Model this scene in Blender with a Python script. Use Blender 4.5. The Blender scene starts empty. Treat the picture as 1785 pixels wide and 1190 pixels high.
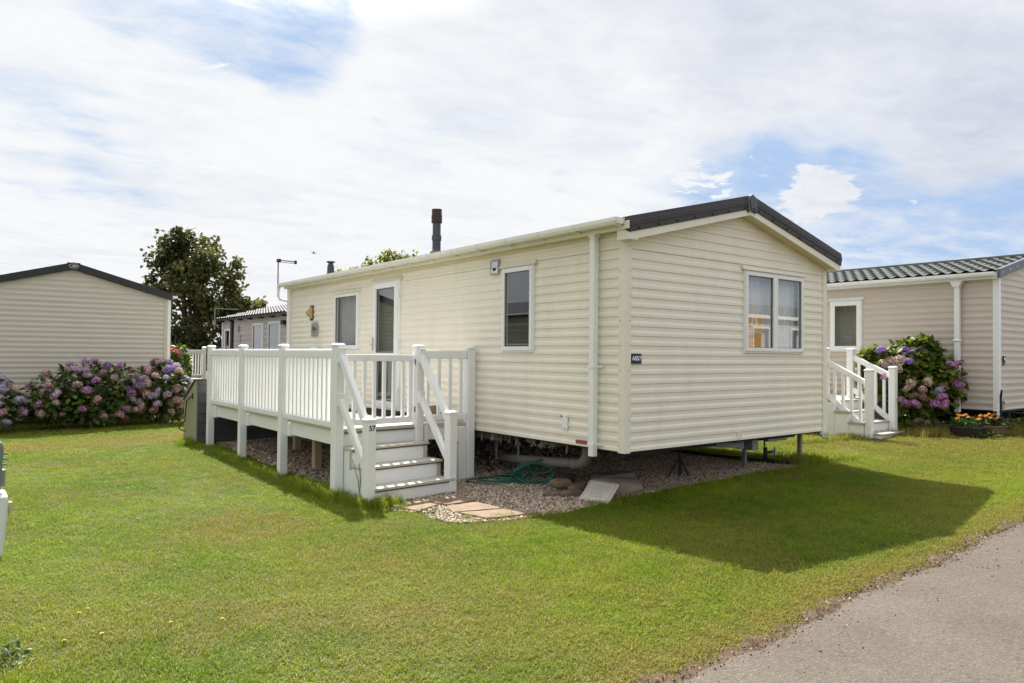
import bpy, bmesh, math, random
import numpy as np
from mathutils import Vector, Matrix

# ------------------------------------------------------------------ camera
S = bpy.context.scene
cam_d = bpy.data.cameras.new("camera"); cam = bpy.data.objects.new("camera", cam_d)
S.collection.objects.link(cam); S.camera = cam
cam_d.sensor_width = 36.0
cam_d.lens = 36.0 * 1265.06 / 1785.0
cam_d.clip_start = 0.05; cam_d.clip_end = 3000
CAM = Vector((-5.130, -4.821, 0.922))
_R = Vector((0.78864, -0.61478, 0.00928)); _F = Vector((0.61469, 0.78855, 0.0184))
_F.normalize(); _R = (_R - _F * _R.dot(_F)).normalized(); _U = _R.cross(_F)
cam.matrix_world = Matrix(((_R.x, _U.x, -_F.x, CAM.x), (_R.y, _U.y, -_F.y, CAM.y), (_R.z, _U.z, -_F.z, CAM.z), (0, 0, 0, 1)))

# ------------------------------------------------------------------ light
SUN_EL, SUN_AZ = math.radians(53), math.radians(17)      # azimuth from +Y towards +X
S.view_settings.view_transform = 'Standard'; S.view_settings.look = 'None'
S.view_settings.exposure = 1.47; S.view_settings.gamma = 1.0
sd = Vector((math.sin(SUN_AZ) * math.cos(SUN_EL), math.cos(SUN_AZ) * math.cos(SUN_EL), math.sin(SUN_EL)))
sun_d = bpy.data.lights.new("sun", 'SUN'); sun_d.energy = 3.9; sun_d.angle = math.radians(0.55); sun_d.color = (1.0, 0.955, 0.87)
sun = bpy.data.objects.new("sun", sun_d); S.collection.objects.link(sun)
sun.rotation_euler = sd.to_track_quat('Z', 'Y').to_euler(); sun.location = (3, 10, 30)

W = bpy.data.worlds.new("World"); S.world = W; W.use_nodes = True
CLOUD = 3.5           # cloud radiance before the 0.1 background strength
def world_nodes():
    nt = W.node_tree; N = nt.nodes; L = nt.links; N.clear()
    out = N.new('ShaderNodeOutputWorld'); bg = N.new('ShaderNodeBackground'); bg.inputs['Strength'].default_value = 0.1
    sky = N.new('ShaderNodeTexSky'); sky.sky_type = 'NISHITA'; sky.sun_disc = False
    sky.sun_elevation = SUN_EL; sky.sun_rotation = SUN_AZ; sky.air_density = 1.0; sky.dust_density = 1.0; sky.ozone_density = 2.0
    tc = N.new('ShaderNodeTexCoord'); D = tc.outputs['Generated']
    def m(op, a, b=None, c=None, clamp=False):
        n = N.new('ShaderNodeMath'); n.operation = op; n.use_clamp = clamp
        for i, v in enumerate((a, b, c)):
            if v is None: continue
            if isinstance(v, (int, float)): n.inputs[i].default_value = v
            else: L.new(v, n.inputs[i])
        return n.outputs[0]
    def blob(d, rad, soft=0.35):
        n = N.new('ShaderNodeVectorMath'); n.operation = 'DOT_PRODUCT'; L.new(D, n.inputs[0]); v = Vector(d).normalized(); n.inputs[1].default_value = v
        mr = N.new('ShaderNodeMapRange'); mr.interpolation_type = 'SMOOTHSTEP'
        L.new(n.outputs['Value'], mr.inputs['Value'])
        mr.inputs['From Min'].default_value = math.cos(math.radians(rad)); mr.inputs['From Max'].default_value = math.cos(math.radians(rad * soft))
        return mr.outputs['Result']
    sep = N.new('ShaderNodeSeparateXYZ'); L.new(D, sep.inputs[0])
    zz = m('ADD', m('MAXIMUM', sep.outputs['Z'], 0.0), 0.10)
    comb = N.new('ShaderNodeCombineXYZ'); L.new(m('DIVIDE', sep.outputs['X'], zz), comb.inputs[0]); L.new(m('DIVIDE', sep.outputs['Y'], zz), comb.inputs[1])
    def noise(scale, det, rough, dist, off, stretch=(1, 1, 1), rz=0):
        mp = N.new('ShaderNodeMapping'); L.new(comb.outputs[0], mp.inputs[0]); mp.inputs['Location'].default_value = off
        mp.inputs['Scale'].default_value = stretch; mp.inputs['Rotation'].default_value = (0, 0, rz)
        n = N.new('ShaderNodeTexNoise'); L.new(mp.outputs[0], n.inputs['Vector']); n.inputs['Scale'].default_value = scale
        n.inputs['Detail'].default_value = det; n.inputs['Roughness'].default_value = rough; n.inputs['Distortion'].default_value = dist
        return n.outputs['Fac']
    n1 = noise(0.75, 9, 0.58, 0.6, (3.1, 1.7, 0), (1, 1.5, 1), 0.5)
    n2 = noise(2.3, 8, 0.6, 0.4, (7.7, 2.2, 0), (1, 1.7, 1), 0.5)
    n3 = noise(6.5, 9, 0.62, 0.5, (2.7, 5.2, 0), (1, 1.35, 1), 0.75)
    nf = m('ADD', m('ADD', m('MULTIPLY', n1, 0.42), m('MULTIPLY', n2, 0.34)), m('MULTIPLY', n3, 0.24))
    blue = None
    for d, r, s in [((.281, .87, .435), 8.5, .95), ((.33, .853, .405), 6, .75), ((.197, .895, .425), 8, .45), ((.06, .928, .395), 9, .42), ((.13, .93, .34), 6, .15),
                    ((.09, .969, .226), 4.5, .42), ((.165, .96, .222), 4.5, .42), ((.819, .549, .212), 6.0, .72), ((.85, .485, .222), 6, .72),
                    ((.88, .436, .18), 6, .7), ((.90, .406, .135), 6, .6), ((.76, .61, .20), 5, .35), ((.945, .30, .150), 5, .95), ((.474, .85, .23), 5, .22), ((.965, .25, .13), 6, .9), ((.92, .35, .14), 4.5, .5), ((.80, -.56, .25), 32, .8)]:
        b = m('MULTIPLY', blob(d, r, .1), s); blue = b if blue is None else m('ADD', blue, b)
    # small bright cumulus puffs inside the blue
    puff = None
    for d, r, s in [((.862, .462, .214), 2.3, .9), ((.853, .478, .203), 2.3, .9), ((.842, .497, .190), 2.2, .85), ((.871, .450, .196), 1.8, .6), ((.761, .604, .236), 1.9, .75), ((.786, .575, .219), 1.6, .7), ((.842, .492, .232), 1.0, .8), ((.815, .533, .238), 1.0, .5), ((.20, .90, .425), 1.6, .5), ((.27, .88, .43), 1.6, .4)]:
        b = m('MULTIPLY', blob(d, r, .1), s); puff = b if puff is None else m('ADD', puff, b)
    nfine = noise(9.0, 10, 0.62, 0.6, (1.3, 9.2, 0), (1, 1.2, 1), 0.3)
    pf = N.new('ShaderNodeMapRange'); pf.interpolation_type = 'SMOOTHSTEP'; L.new(m('ADD', puff, m('MULTIPLY', m('SUBTRACT', nfine, 0.5), 3.6)), pf.inputs['Value']); pf.inputs['From Min'].default_value = 0.50; pf.inputs['From Max'].default_value = 0.95
    bl = N.new('ShaderNodeMapRange'); bl.interpolation_type = 'SMOOTHSTEP'
    L.new(m('ADD', m('MULTIPLY', m('MINIMUM', blue, 1.0), 0.85), m('MULTIPLY', m('SUBTRACT', 0.5, nf), 4.0)), bl.inputs['Value'])
    bl.inputs['From Min'].default_value = 0.12; bl.inputs['From Max'].default_value = 1.25
    bluef = m('MULTIPLY', m('MULTIPLY', bl.outputs['Result'], 0.92), m('SUBTRACT', 1.0, pf.outputs['Result']), clamp=True)
    # cloud body: white to lavender grey
    gl = None
    for d, r, s in [((.872, .337, .40), 20, .50), ((.69, .594, .43), 11, .20), ((.907, .309, .27), 9, .30), ((.6, .7, .42), 8, .10), ((.80, .50, .36), 10, .10)]:
        b = m('MULTIPLY', blob(d, r, .1), s); gl = b if gl is None else m('ADD', gl, b)
    g = m('ADD', gl, m('MULTIPLY', m('SUBTRACT', noise(1.1, 7, .55, .8, (0.3, 4.4, 0), (1, 1.4, 1), .5), 0.47), 1.15)); g = m('ADD', g, m('MULTIPLY', m('SUBTRACT', n3, 0.5), 0.9), clamp=True)
    cl = N.new('ShaderNodeMix'); cl.data_type = 'RGBA'; L.new(g, cl.inputs['Factor'])
    cl.inputs['A'].default_value = (CLOUD * .965, CLOUD * .98, CLOUD * 1.0, 1); cl.inputs['B'].default_value = (CLOUD * .64, CLOUD * .68, CLOUD * .80, 1)
    skm = N.new('ShaderNodeMix'); skm.data_type = 'RGBA'; skm.blend_type = 'DARKEN'; skm.inputs['Factor'].default_value = 1      # thin veil keeps the blue even towards the sun
    L.new(sky.outputs[0], skm.inputs['A']); skm.inputs['B'].default_value = (1.42, 2.08, 3.15, 1)
    glow = m('ADD', 1.0, m('MULTIPLY', blob(tuple(sd), 31, .12), 5.0))          # thin cloud is brightest round the sun
    gl2 = N.new('ShaderNodeVectorMath'); gl2.operation = 'SCALE'; L.new(cl.outputs['Result'], gl2.inputs[0]); L.new(glow, gl2.inputs['Scale'])
    mx = N.new('ShaderNodeMix'); mx.data_type = 'RGBA'; L.new(bluef, mx.inputs['Factor']); L.new(gl2.outputs[0], mx.inputs['A']); L.new(skm.outputs['Result'], mx.inputs['B'])
    L.new(mx.outputs['Result'], bg.inputs['Color']); L.new(bg.outputs[0], out.inputs[0])
world_nodes()
S.render.engine = 'CYCLES'
S.cycles.max_bounces = 8; S.cycles.transparent_max_bounces = 12; S.cycles.diffuse_bounces = 4; S.cycles.glossy_bounces = 4
S.cycles.caustics_reflective = False; S.cycles.caustics_refractive = False
S.cycles.sample_clamp_indirect = 6.0
S.cycles.use_denoising = True

rng = np.random.default_rng(7); random.seed(7)

# ------------------------------------------------------------------ ground height
_G = np.array([[-1.8, 7.4, -.56], [-1.8, 4.3, -.575], [-1.8, 2.65, -.605], [-1.67, 1.97, -.63], [-.7, 1.95, -.635], [-.1, 2.5, -.56],
     [3.5, .25, -.375], [7.9, -.5, -.17], [-3.3, 12., -.62], [-.74, -2.13, -.487], [3.05, -2.1, -.44], [-5, -4.8, -.62], [6.2, .6, -.30],
     [-9, 6, -.6], [-1.2, 1, -.62], [0, .3, -.565], [-4, 2, -.6], [8, 6, -.2], [14, -4, -.15], [0, 15, -.55], [3, 8, -.42], [-5, -1, -.6], [-6, 16, -.6]])
_A = np.c_[np.ones(len(_G)), _G[:, 0], _G[:, 1]]
_co = np.linalg.lstsq(_A, _G[:, 2], rcond=None)[0]
def _kern(a, b): return np.exp(-((a[:, None, :] - b[None]) ** 2).sum(-1) / (2 * 4.5 * 4.5))
_w = np.linalg.solve(_kern(_G[:, :2], _G[:, :2]) + .03 * np.eye(len(_G)), _G[:, 2] - _A @ _co)
def gzs(P):
    P = np.array(P, float).reshape(-1, 2).copy(); P[:, 0] = np.clip(P[:, 0], -14, 18); P[:, 1] = np.clip(P[:, 1], -9, 22)
    return np.c_[np.ones(len(P)), P] @ _co + _kern(P, _G[:, :2]) @ _w
def gz(x, y): return float(gzs([[x, y]])[0])

# ------------------------------------------------------------------ materials
def mat(name, col, rough=0.6, spec=0.4, metal=0.0, vary=0.0, vscale=6.0, bump=0.0, bscale=60.0, dirt=None, dirt_amt=0.0, dirt_scale=3.0, stretch=(1, 1, 1), coat=0.0):
    mt = bpy.data.materials.new(name); mt.use_nodes = True; nt = mt.node_tree; N = nt.nodes; L = nt.links
    b = N['Principled BSDF']; b.inputs['Roughness'].default_value = rough; b.inputs['Metallic'].default_value = metal
    b.inputs['Specular IOR Level'].default_value = spec; b.inputs['Base Color'].default_value = (*col, 1)
    if coat: b.inputs['Coat Weight'].default_value = coat
    geo = N.new('ShaderNodeNewGeometry'); mp = N.new('ShaderNodeMapping'); L.new(geo.outputs['Position'], mp.inputs[0]); mp.inputs['Scale'].default_value = stretch
    src = None
    if vary > 0:
        n = N.new('ShaderNodeTexNoise'); L.new(mp.outputs[0], n.inputs['Vector']); n.inputs['Scale'].default_value = vscale; n.inputs['Detail'].default_value = 6
        mr = N.new('ShaderNodeMapRange'); L.new(n.outputs['Fac'], mr.inputs['Value']); mr.inputs['From Min'].default_value = .25; mr.inputs['From Max'].default_value = .75
        mr.inputs['To Min'].default_value = 1 - vary; mr.inputs['To Max'].default_value = 1 + vary
        mm = N.new('ShaderNodeVectorMath'); mm.operation = 'SCALE'; mm.inputs[0].default_value = col; L.new(mr.outputs[0], mm.inputs['Scale']); src = mm.outputs[0]
        L.new(src, b.inputs['Base Color'])
    if dirt is not None and dirt_amt > 0:
        n = N.new('ShaderNodeTexNoise'); L.new(mp.outputs[0], n.inputs['Vector']); n.inputs['Scale'].default_value = dirt_scale; n.inputs['Detail'].default_value = 8; n.inputs['Roughness'].default_value = .65
        mr = N.new('ShaderNodeMapRange'); L.new(n.outputs['Fac'], mr.inputs['Value']); mr.inputs['From Min'].default_value = .5; mr.inputs['From Max'].default_value = .78; mr.inputs['To Max'].default_value = dirt_amt
        mx = N.new('ShaderNodeMix'); mx.data_type = 'RGBA'; L.new(mr.outputs[0], mx.inputs['Factor'])
        if src: L.new(src, mx.inputs['A'])
        else: mx.inputs['A'].default_value = (*col, 1)
        mx.inputs['B'].default_value = (*dirt, 1); L.new(mx.outputs['Result'], b.inputs['Base Color'])
    if bump > 0:
        n = N.new('ShaderNodeTexNoise'); L.new(geo.outputs['Position'], n.inputs['Vector']); n.inputs['Scale'].default_value = bscale; n.inputs['Detail'].default_value = 5
        bp = N.new('ShaderNodeBump'); bp.inputs['Strength'].default_value = bump; bp.inputs['Distance'].default_value = .01; L.new(n.outputs['Fac'], bp.inputs['Height']); L.new(bp.outputs[0], b.inputs['Normal'])
    return mt

def leafmat(name, c1, c2, c3=None, trans=0.35, rough=.5, scale=2.0, spec=.35):
    """foliage: colour varies with per-face tint attribute and position; part of the light passes through"""
    mt = bpy.data.materials.new(name); mt.use_nodes = True; nt = mt.node_tree; N = nt.nodes; L = nt.links
    b = N['Principled BSDF']; out = N['Material Output']; b.inputs['Roughness'].default_value = rough; b.inputs['Specular IOR Level'].default_value = spec
    at = N.new('ShaderNodeAttribute'); at.attribute_name = 'tint'
    geo = N.new('ShaderNodeNewGeometry'); n = N.new('ShaderNodeTexNoise'); n.inputs['Scale'].default_value = scale; n.inputs['Detail'].default_value = 3; L.new(geo.outputs['Position'], n.inputs['Vector'])
    ad = N.new('ShaderNodeMath'); ad.operation = 'MULTIPLY_ADD'; L.new(n.outputs['Fac'], ad.inputs[0]); ad.inputs[1].default_value = .9; ad.inputs[2].default_value = -.45
    a2 = N.new('ShaderNodeMath'); a2.operation = 'ADD'; a2.use_clamp = True; L.new(ad.outputs[0], a2.inputs[0]); L.new(at.outputs['Fac'], a2.inputs[1])
    r = N.new('ShaderNodeValToRGB'); r.color_ramp.elements[0].color = (*c1, 1); r.color_ramp.elements[1].color = (*c2, 1)
    if c3: e = r.color_ramp.elements.new(.95); e.color = (*c3, 1); r.color_ramp.elements[1].position = .6; r.color_ramp.elements[2].position = .97
    if c3:
        r.color_ramp.elements[0].position = 0; 
    L.new(a2.outputs[0], r.inputs[0]); L.new(r.outputs[0], b.inputs['Base Color'])
    t = N.new('ShaderNodeBsdfTranslucent'); L.new(r.outputs[0], t.inputs['Color']); mx = N.new('ShaderNodeMixShader'); mx.inputs[0].default_value = trans
    L.new(b.outputs[0], mx.inputs[1]); L.new(t.outputs[0], mx.inputs[2]); L.new(mx.outputs[0], out.inputs['Surface'])
    return mt

def glassmat(name, tint=(.78, .82, .82), boost=1.0, base=.04):
    mt = bpy.data.materials.new(name); mt.use_nodes = True; nt = mt.node_tree; N = nt.nodes; L = nt.links; N.clear()
    out = N.new('ShaderNodeOutputMaterial'); g = N.new('ShaderNodeBsdfGlossy'); g.inputs['Roughness'].default_value = 0.0; g.inputs['Color'].default_value = (.95, .97, 1, 1)
    t = N.new('ShaderNodeBsdfTransparent'); t.inputs['Color'].default_value = (*tint, 1)
    lw = N.new('ShaderNodeLayerWeight'); lw.inputs['Blend'].default_value = .5; pw = N.new('ShaderNodeMath'); pw.operation = 'POWER'; L.new(lw.outputs['Facing'], pw.inputs[0]); pw.inputs[1].default_value = 5
    ma = N.new('ShaderNodeMath'); ma.operation = 'MULTIPLY_ADD'; ma.use_clamp = True; L.new(pw.outputs[0], ma.inputs[0]); ma.inputs[1].default_value = boost; ma.inputs[2].default_value = base
    mx = N.new('ShaderNodeMixShader'); L.new(ma.outputs[0], mx.inputs[0]); L.new(t.outputs[0], mx.inputs[1]); L.new(g.outputs[0], mx.inputs[2]); L.new(mx.outputs[0], out.inputs[0])
    return mt

M = dict(
    cream=mat('cream_cladding', (.80, .755, .650), .45, .35, vary=.03, vscale=3, dirt=(.46, .43, .34), dirt_amt=.22, dirt_scale=2.2, stretch=(1.5, 1.5, .35)),
    cream_trim=mat('cream_trim', (.78, .745, .64), .45, .35, vary=.03, vscale=5, dirt=(.45, .41, .28), dirt_amt=.2),
    soffit=mat('soffit', (.66, .58, .36), .5, .3, vary=.04),
    beige=mat('beige_cladding', (.56, .515, .455), .45, .35, vary=.03, vscale=3),
    pinkbeige=mat('pinkish_beige_cladding', (.56, .495, .435), .45, .35, vary=.03, vscale=3),
    mauve=mat('mauve_grey_cladding', (.46, .41, .43), .5, .35, vary=.03),
    pvc=mat('white_pvc', (.80, .81, .82), .35, .45, vary=.015, dirt=(.55, .55, .50), dirt_amt=.16, dirt_scale=5),
    vinyl=mat('white_vinyl', (.80, .81, .82), .38, .4, vary=.02, vscale=8, dirt=(.50, .50, .42), dirt_amt=.22, dirt_scale=4, stretch=(1, 1, .5)),
    oldpvc=mat('weathered_white_pvc', (.78, .77, .72), .4, .4, vary=.03, dirt=(.55, .52, .42), dirt_amt=.25, dirt_scale=4),
    roof=mat('dark_brown_roof', (.040, .034, .036), .5, .35, vary=.08, vscale=10),
    ridge=mat('blue_grey_plastic', (.075, .088, .10), .5, .4, vary=.12, vscale=30),
    black=mat('black_plastic', (.018, .018, .020), .5, .4),
    charcoal=mat('charcoal_fascia', (.022, .024, .027), .5, .4, vary=.06),
    bluegrey=mat('blue_grey_fascia', (.10, .125, .15), .45, .4, vary=.05),
    tile=mat('grey_roof_tile', (.115, .125, .115), .42, .5, vary=.25, vscale=9, bump=.3, bscale=40),
    tile2=mat('pale_roof_tile', (.16, .16, .165), .7, .25, vary=.15, vscale=6),
    deck=mat('deck_tread', (.40, .375, .33), .6, .3, vary=.08, vscale=12, dirt=(.3, .27, .2), dirt_amt=.3),
    tread=mat('step_tread', (.56, .54, .49), .6, .3, vary=.07, vscale=12, dirt=(.36, .33, .27), dirt_amt=.35),
    tan=mat('tan_nosing', (.47, .44, .37), .55, .3, vary=.08, vscale=10),
    nosing_shade=mat('painted_nosing_shade', (.075, .055, .045), .6, .3),  # dark colour standing in for the shade line under the edges
    steel=mat('galvanised_steel', (.20, .215, .23), .55, .5, metal=.3, vary=.15, vscale=14),
    dsteel=mat('dark_chassis', (.035, .035, .036), .7, .3, vary=.2),
    greypipe=mat('grey_waste_pipe', (.20, .19, .175), .5, .35, vary=.1, dirt=(.1, .09, .07), dirt_amt=.5),
    concrete=mat('concrete', (.26, .235, .20), .9, .2, vary=.15, vscale=9, bump=.5, bscale=50),
    sandstone=mat('sandstone_slab', (.215, .160, .110), .85, .2, vary=.28, vscale=7, bump=.9, bscale=18, dirt=(.13, .095, .065), dirt_amt=.75, dirt_scale=6),
    rock=mat('brown_rock', (.17, .125, .085), .85, .25, vary=.3, vscale=12, bump=.7, bscale=25),
    boulder=mat('grey_boulder', (.27, .225, .18), .9, .2, vary=.25, vscale=9, bump=.7, bscale=20),
    plaque=mat('pale_stone_plaque', (.60, .55, .49), .8, .2, vary=.06, vscale=20, bump=.2, bscale=60, dirt=(.42, .48, .40), dirt_amt=.5, dirt_scale=9),
    engrave=mat('worn_engraving', (.40, .37, .32), .9, .1),
    hose=mat('green_hose', (.012, .11, .075), .35, .5, vary=.1),
    olive=mat('olive_panel', (.30, .30, .20), .55, .3, vary=.05),
    slate=mat('grey_ribbed_plastic', (.085, .088, .095), .5, .4, vary=.08),
    lampgold=mat('gold_lamp_shade', (.50, .38, .13), .45, .4),
    brown=mat('dark_brown', (.045, .028, .022), .5, .4),
    plate=mat('brushed_plate', (.36, .36, .38), .35, .5, metal=.3),
    ink=mat('black_ink', (.012, .012, .012), .5, .3),
    navy=mat('navy_sign', (.016, .021, .075), .45, .4),
    white=mat('white_print', (.85, .85, .85), .5, .3),
    maroon=mat('faded_maroon', (.25, .085, .075), .6, .3),
    orange=mat('orange_card', (.88, .44, .05), .6, .3),
    orange_reflection=mat('painted_card_reflection', (.55, .24, .03), .6, .3),  # darker orange for reflections painted onto the card
    curtain=mat('net_curtain', (.80, .80, .80), .9, .1),
    check=mat('grey_curtain', (.42, .44, .47), .9, .1, vary=.25, vscale=20, stretch=(1, 3, .25)),
    interior=mat('interior_lining', (.30, .26, .21), .9, .1),
    gasket=mat('black_gasket', (.02, .02, .02), .6, .3),
    alu=mat('aluminium', (.55, .55, .56), .35, .5, metal=.8),
    green=mat('green_cabinet', (.15, .20, .165), .45, .4, vary=.06),
    pale=mat('pale_grey_box', (.66, .68, .72), .4, .4, vary=.03, dirt=(.35, .36, .30), dirt_amt=.4, dirt_scale=7),
    timber=mat('pale_timber', (.52, .40, .28), .7, .3, vary=.1, vscale=20),
    bark=mat('bark', (.085, .062, .045), .9, .2, vary=.3, vscale=12, bump=.6, bscale=25),
    stem=mat('green_stem', (.10, .12, .04), .7, .2),
    mat_=mat('doormat', (.030, .026, .024), .95, .1, bump=.8, bscale=90),
    terracotta=mat('brown_pot', (.20, .13, .085), .7, .3, vary=.1),
    pot=mat('dark_pot', (.035, .030, .026), .6, .3, vary=.1),
    potrim=mat('clay_pot', (.16, .11, .07), .6, .3, vary=.15),
    blue=mat('blue_tap', (.05, .22, .48), .4, .4),
    bird=mat('gull_feathers', (.55, .55, .56), .8, .2),
    glass=glassmat('window_glass', (.95, .96, .96), .9, .085),
    dglass=glassmat('door_glass', (.80, .84, .84), .9, .10),
    soil=mat('dark_soil', (.045, .032, .022), .95, .1, vary=.3, vscale=14, bump=.6),
)
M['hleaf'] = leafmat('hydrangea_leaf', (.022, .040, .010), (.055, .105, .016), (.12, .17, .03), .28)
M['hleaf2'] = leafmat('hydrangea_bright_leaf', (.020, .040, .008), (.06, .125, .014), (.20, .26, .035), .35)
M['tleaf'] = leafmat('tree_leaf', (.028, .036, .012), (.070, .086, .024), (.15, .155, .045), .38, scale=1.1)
M['tleaf2'] = leafmat('yellow_green_leaf', (.06, .085, .014), (.13, .17, .025), (.26, .27, .04), .4)  # leaves of a bright yellowish green
M['mleaf'] = leafmat('bedding_leaf', (.018, .045, .012), (.05, .10, .02), None, .3)
def petal(name, a, b): return leafmat(name, tuple(c * .62 + .02 for c in a), tuple(min(.9, c * 1.25 + .06) for c in b), None, .25, .7, 22, .2)
PET = [petal('pink_petals', (.38, .17, .22), (.64, .38, .42)), petal('mauve_petals', (.34, .20, .33), (.56, .40, .55)), petal('violet_petals', (.14, .055, .28), (.30, .15, .50)),
       petal('lilac_blue_petals', (.25, .22, .38), (.46, .42, .58)), petal('dusty_petals', (.38, .24, .21), (.58, .43, .38)), petal('magenta_petals', (.30, .09, .27), (.52, .24, .48)), petal('brown_petals', (.17, .095, .06), (.28, .17, .12))]
M['marigold'] = petal('marigold_petals', (.75, .20, .015), (.85, .42, .03))
M['crimson'] = petal('crimson_petals', (.35, .008, .05), (.55, .02, .10))
M['yellow'] = petal('yellow_petals', (.75, .45, .01), (.85, .58, .02))

# ------------------------------------------------------------------ mesh helpers
class MB:
    def __init__(s): s.v = []; s.f = []; s.t = []
    def add(s, vs, fs, tint=None):
        o = len(s.v); s.v.extend([tuple(v) for v in vs]); s.f.extend([tuple(i + o for i in f) for f in fs])
        if tint is not None: s.t.extend([tint] * len(fs))
        return s
    def box(s, a, b, X=None):
        (x0, y0, z0), (x1, y1, z1) = a, b
        vs = [(x0, y0, z0), (x1, y0, z0), (x1, y1, z0), (x0, y1, z0), (x0, y0, z1), (x1, y0, z1), (x1, y1, z1), (x0, y1, z1)]
        if X is not None: vs = [X @ Vector(v) for v in vs]
        return s.add(vs, [(0, 3, 2, 1), (4, 5, 6, 7), (0, 1, 5, 4), (1, 2, 6, 5), (2, 3, 7, 6), (3, 0, 4, 7)])
    def beam(s, p, q, w, h, up=(0, 0, 1)):
        p, q = Vector(p), Vector(q); d = (q - p).normalized(); u = Vector(up); r = d.cross(u)
        if r.length < 1e-4: r = Vector((1, 0, 0))
        r.normalize(); u = r.cross(d).normalized(); vs = []
        for c in (p, q):
            for a, b in ((-1, -1), (1, -1), (1, 1), (-1, 1)): vs.append(c + r * (a * w / 2) + u * (b * h / 2))
        return s.add(vs, [(0, 3, 2, 1), (4, 5, 6, 7), (0, 1, 5, 4), (1, 2, 6, 5), (2, 3, 7, 6), (3, 0, 4, 7)])
    def tube(s, pts, r, n=8, cap=True):
        pts = [Vector(p) for p in pts]; k = len(pts); rs = r if isinstance(r, (list, tuple)) else [r] * k; vs = []; fs = []; ref = None
        for i, p in enumerate(pts):
            d = (pts[min(i + 1, k - 1)] - pts[max(i - 1, 0)]).normalized()
            if ref is None:
                ref = Vector((0, 0, 1)) if abs(d.z) < .9 else Vector((1, 0, 0))
            a = d.cross(ref); 
            if a.length < 1e-5: a = d.orthogonal()
            a.normalize(); b = d.cross(a).normalized(); ref = b.cross(d) if False else ref
            for j in range(n):
                t = 2 * math.pi * j / n; vs.append(p + (a * math.cos(t) + b * math.sin(t)) * rs[i])
        for i in range(k - 1):
            for j in range(n): fs.append((i * n + j, i * n + (j + 1) % n, (i + 1) * n + (j + 1) % n, (i + 1) * n + j))
        if cap: fs.append(tuple(range(n - 1, -1, -1))); fs.append(tuple((k - 1) * n + j for j in range(n)))
        return s.add(vs, fs)
    def prism(s, poly, a, b, fn):
        """poly: 2D outline; fn(u, v, w) -> xyz; extruded from w=a to w=b"""
        n = len(poly); vs = [fn(u, v, a) for u, v in poly] + [fn(u, v, b) for u, v in poly]
        return s.add(vs, [tuple(range(n - 1, -1, -1)), tuple(range(n, 2 * n))] + [(i, (i + 1) % n, (i + 1) % n + n, i + n) for i in range(n)])
    def lathe(s, prof, c=(0, 0, 0), n=16):
        vs = []; fs = []; k = len(prof)
        for r, z in prof:
            for j in range(n): t = 2 * math.pi * j / n; vs.append((c[0] + r * math.cos(t), c[1] + r * math.sin(t), c[2] + z))
        for i in range(k - 1):
            for j in range(n): fs.append((i * n + j, i * n + (j + 1) % n, (i + 1) * n + (j + 1) % n, (i + 1) * n + j))
        fs.append(tuple(range(n - 1, -1, -1))); fs.append(tuple((k - 1) * n + j for j in range(n)))
        return s.add(vs, fs)
    def build(s, name, m, parent=None, bevel=0, smooth=False, world=True, fix=True, mats=None):
        me = bpy.data.meshes.new(name); vs = s.v
        if parent is not None and world:
            r = parent
            while r.parent: r = r.parent
            inv = (Matrix.Translation(r.location) @ r.rotation_euler.to_matrix().to_4x4()).inverted(); vs = [inv @ Vector(v) for v in vs]
        me.from_pydata([tuple(v) for v in vs], [], s.f); me.update()
        if bevel > 0 or fix:
            bm = bmesh.new(); bm.from_mesh(me)
            if bevel > 0: bmesh.ops.bevel(bm, geom=list(bm.edges), offset=bevel, segments=1, affect='EDGES', profile=.5, clamp_overlap=True)
            if fix: bmesh.ops.recalc_face_normals(bm, faces=list(bm.faces))
            bm.to_mesh(me); bm.free()
        if s.t and len(s.t) == len(me.polygons):
            a = me.attributes.new('tint', 'FLOAT', 'FACE'); a.data.foreach_set('value', np.array(s.t, np.float32))
        me.materials.append(m)
        if smooth: me.polygons.foreach_set('use_smooth', [True] * len(me.polygons))
        o = bpy.data.objects.new(name, me); S.collection.objects.link(o)
        if parent is not None: o.parent = parent
        return o

def build_each(mb, name, m, parent=None, bevel=0, smooth=False):
    """one object per connected piece of the mesh"""
    par = list(range(len(mb.v)))
    def find(i):
        while par[i] != i: par[i] = par[par[i]]; i = par[i]
        return i
    for f in mb.f:
        for i in f[1:]: par[find(i)] = find(f[0])
    groups = {}
    for f in mb.f: groups.setdefault(find(f[0]), []).append(f)
    out = []
    for fs in groups.values():
        ids = sorted({i for f in fs for i in f}); k = {i: j for j, i in enumerate(ids)}; q = MB(); q.v = [mb.v[i] for i in ids]; q.f = [tuple(k[i] for i in f) for f in fs]; out.append(q.build(name, m, parent, bevel, smooth))
    return out

def tag(o, label=None, cat=None, group=None, kind=None):
    if label: o['label'] = label
    if cat: o['category'] = cat
    if group: o['group'] = group
    if kind: o['kind'] = kind
    return o
def thing(name, label, cat, loc=(0, 0, 0), rz=0, group=None):
    o = bpy.data.objects.new(name, None); o.empty_display_size = .2; S.collection.objects.link(o)
    o.location = loc; o.rotation_euler = (0, 0, rz); return tag(o, label, cat, group)
def frame_of(loc, rz): return Matrix.Translation(loc) @ Matrix.Rotation(rz, 4, 'Z')
def mbox(a, b): return MB().box(a, b)

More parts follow.
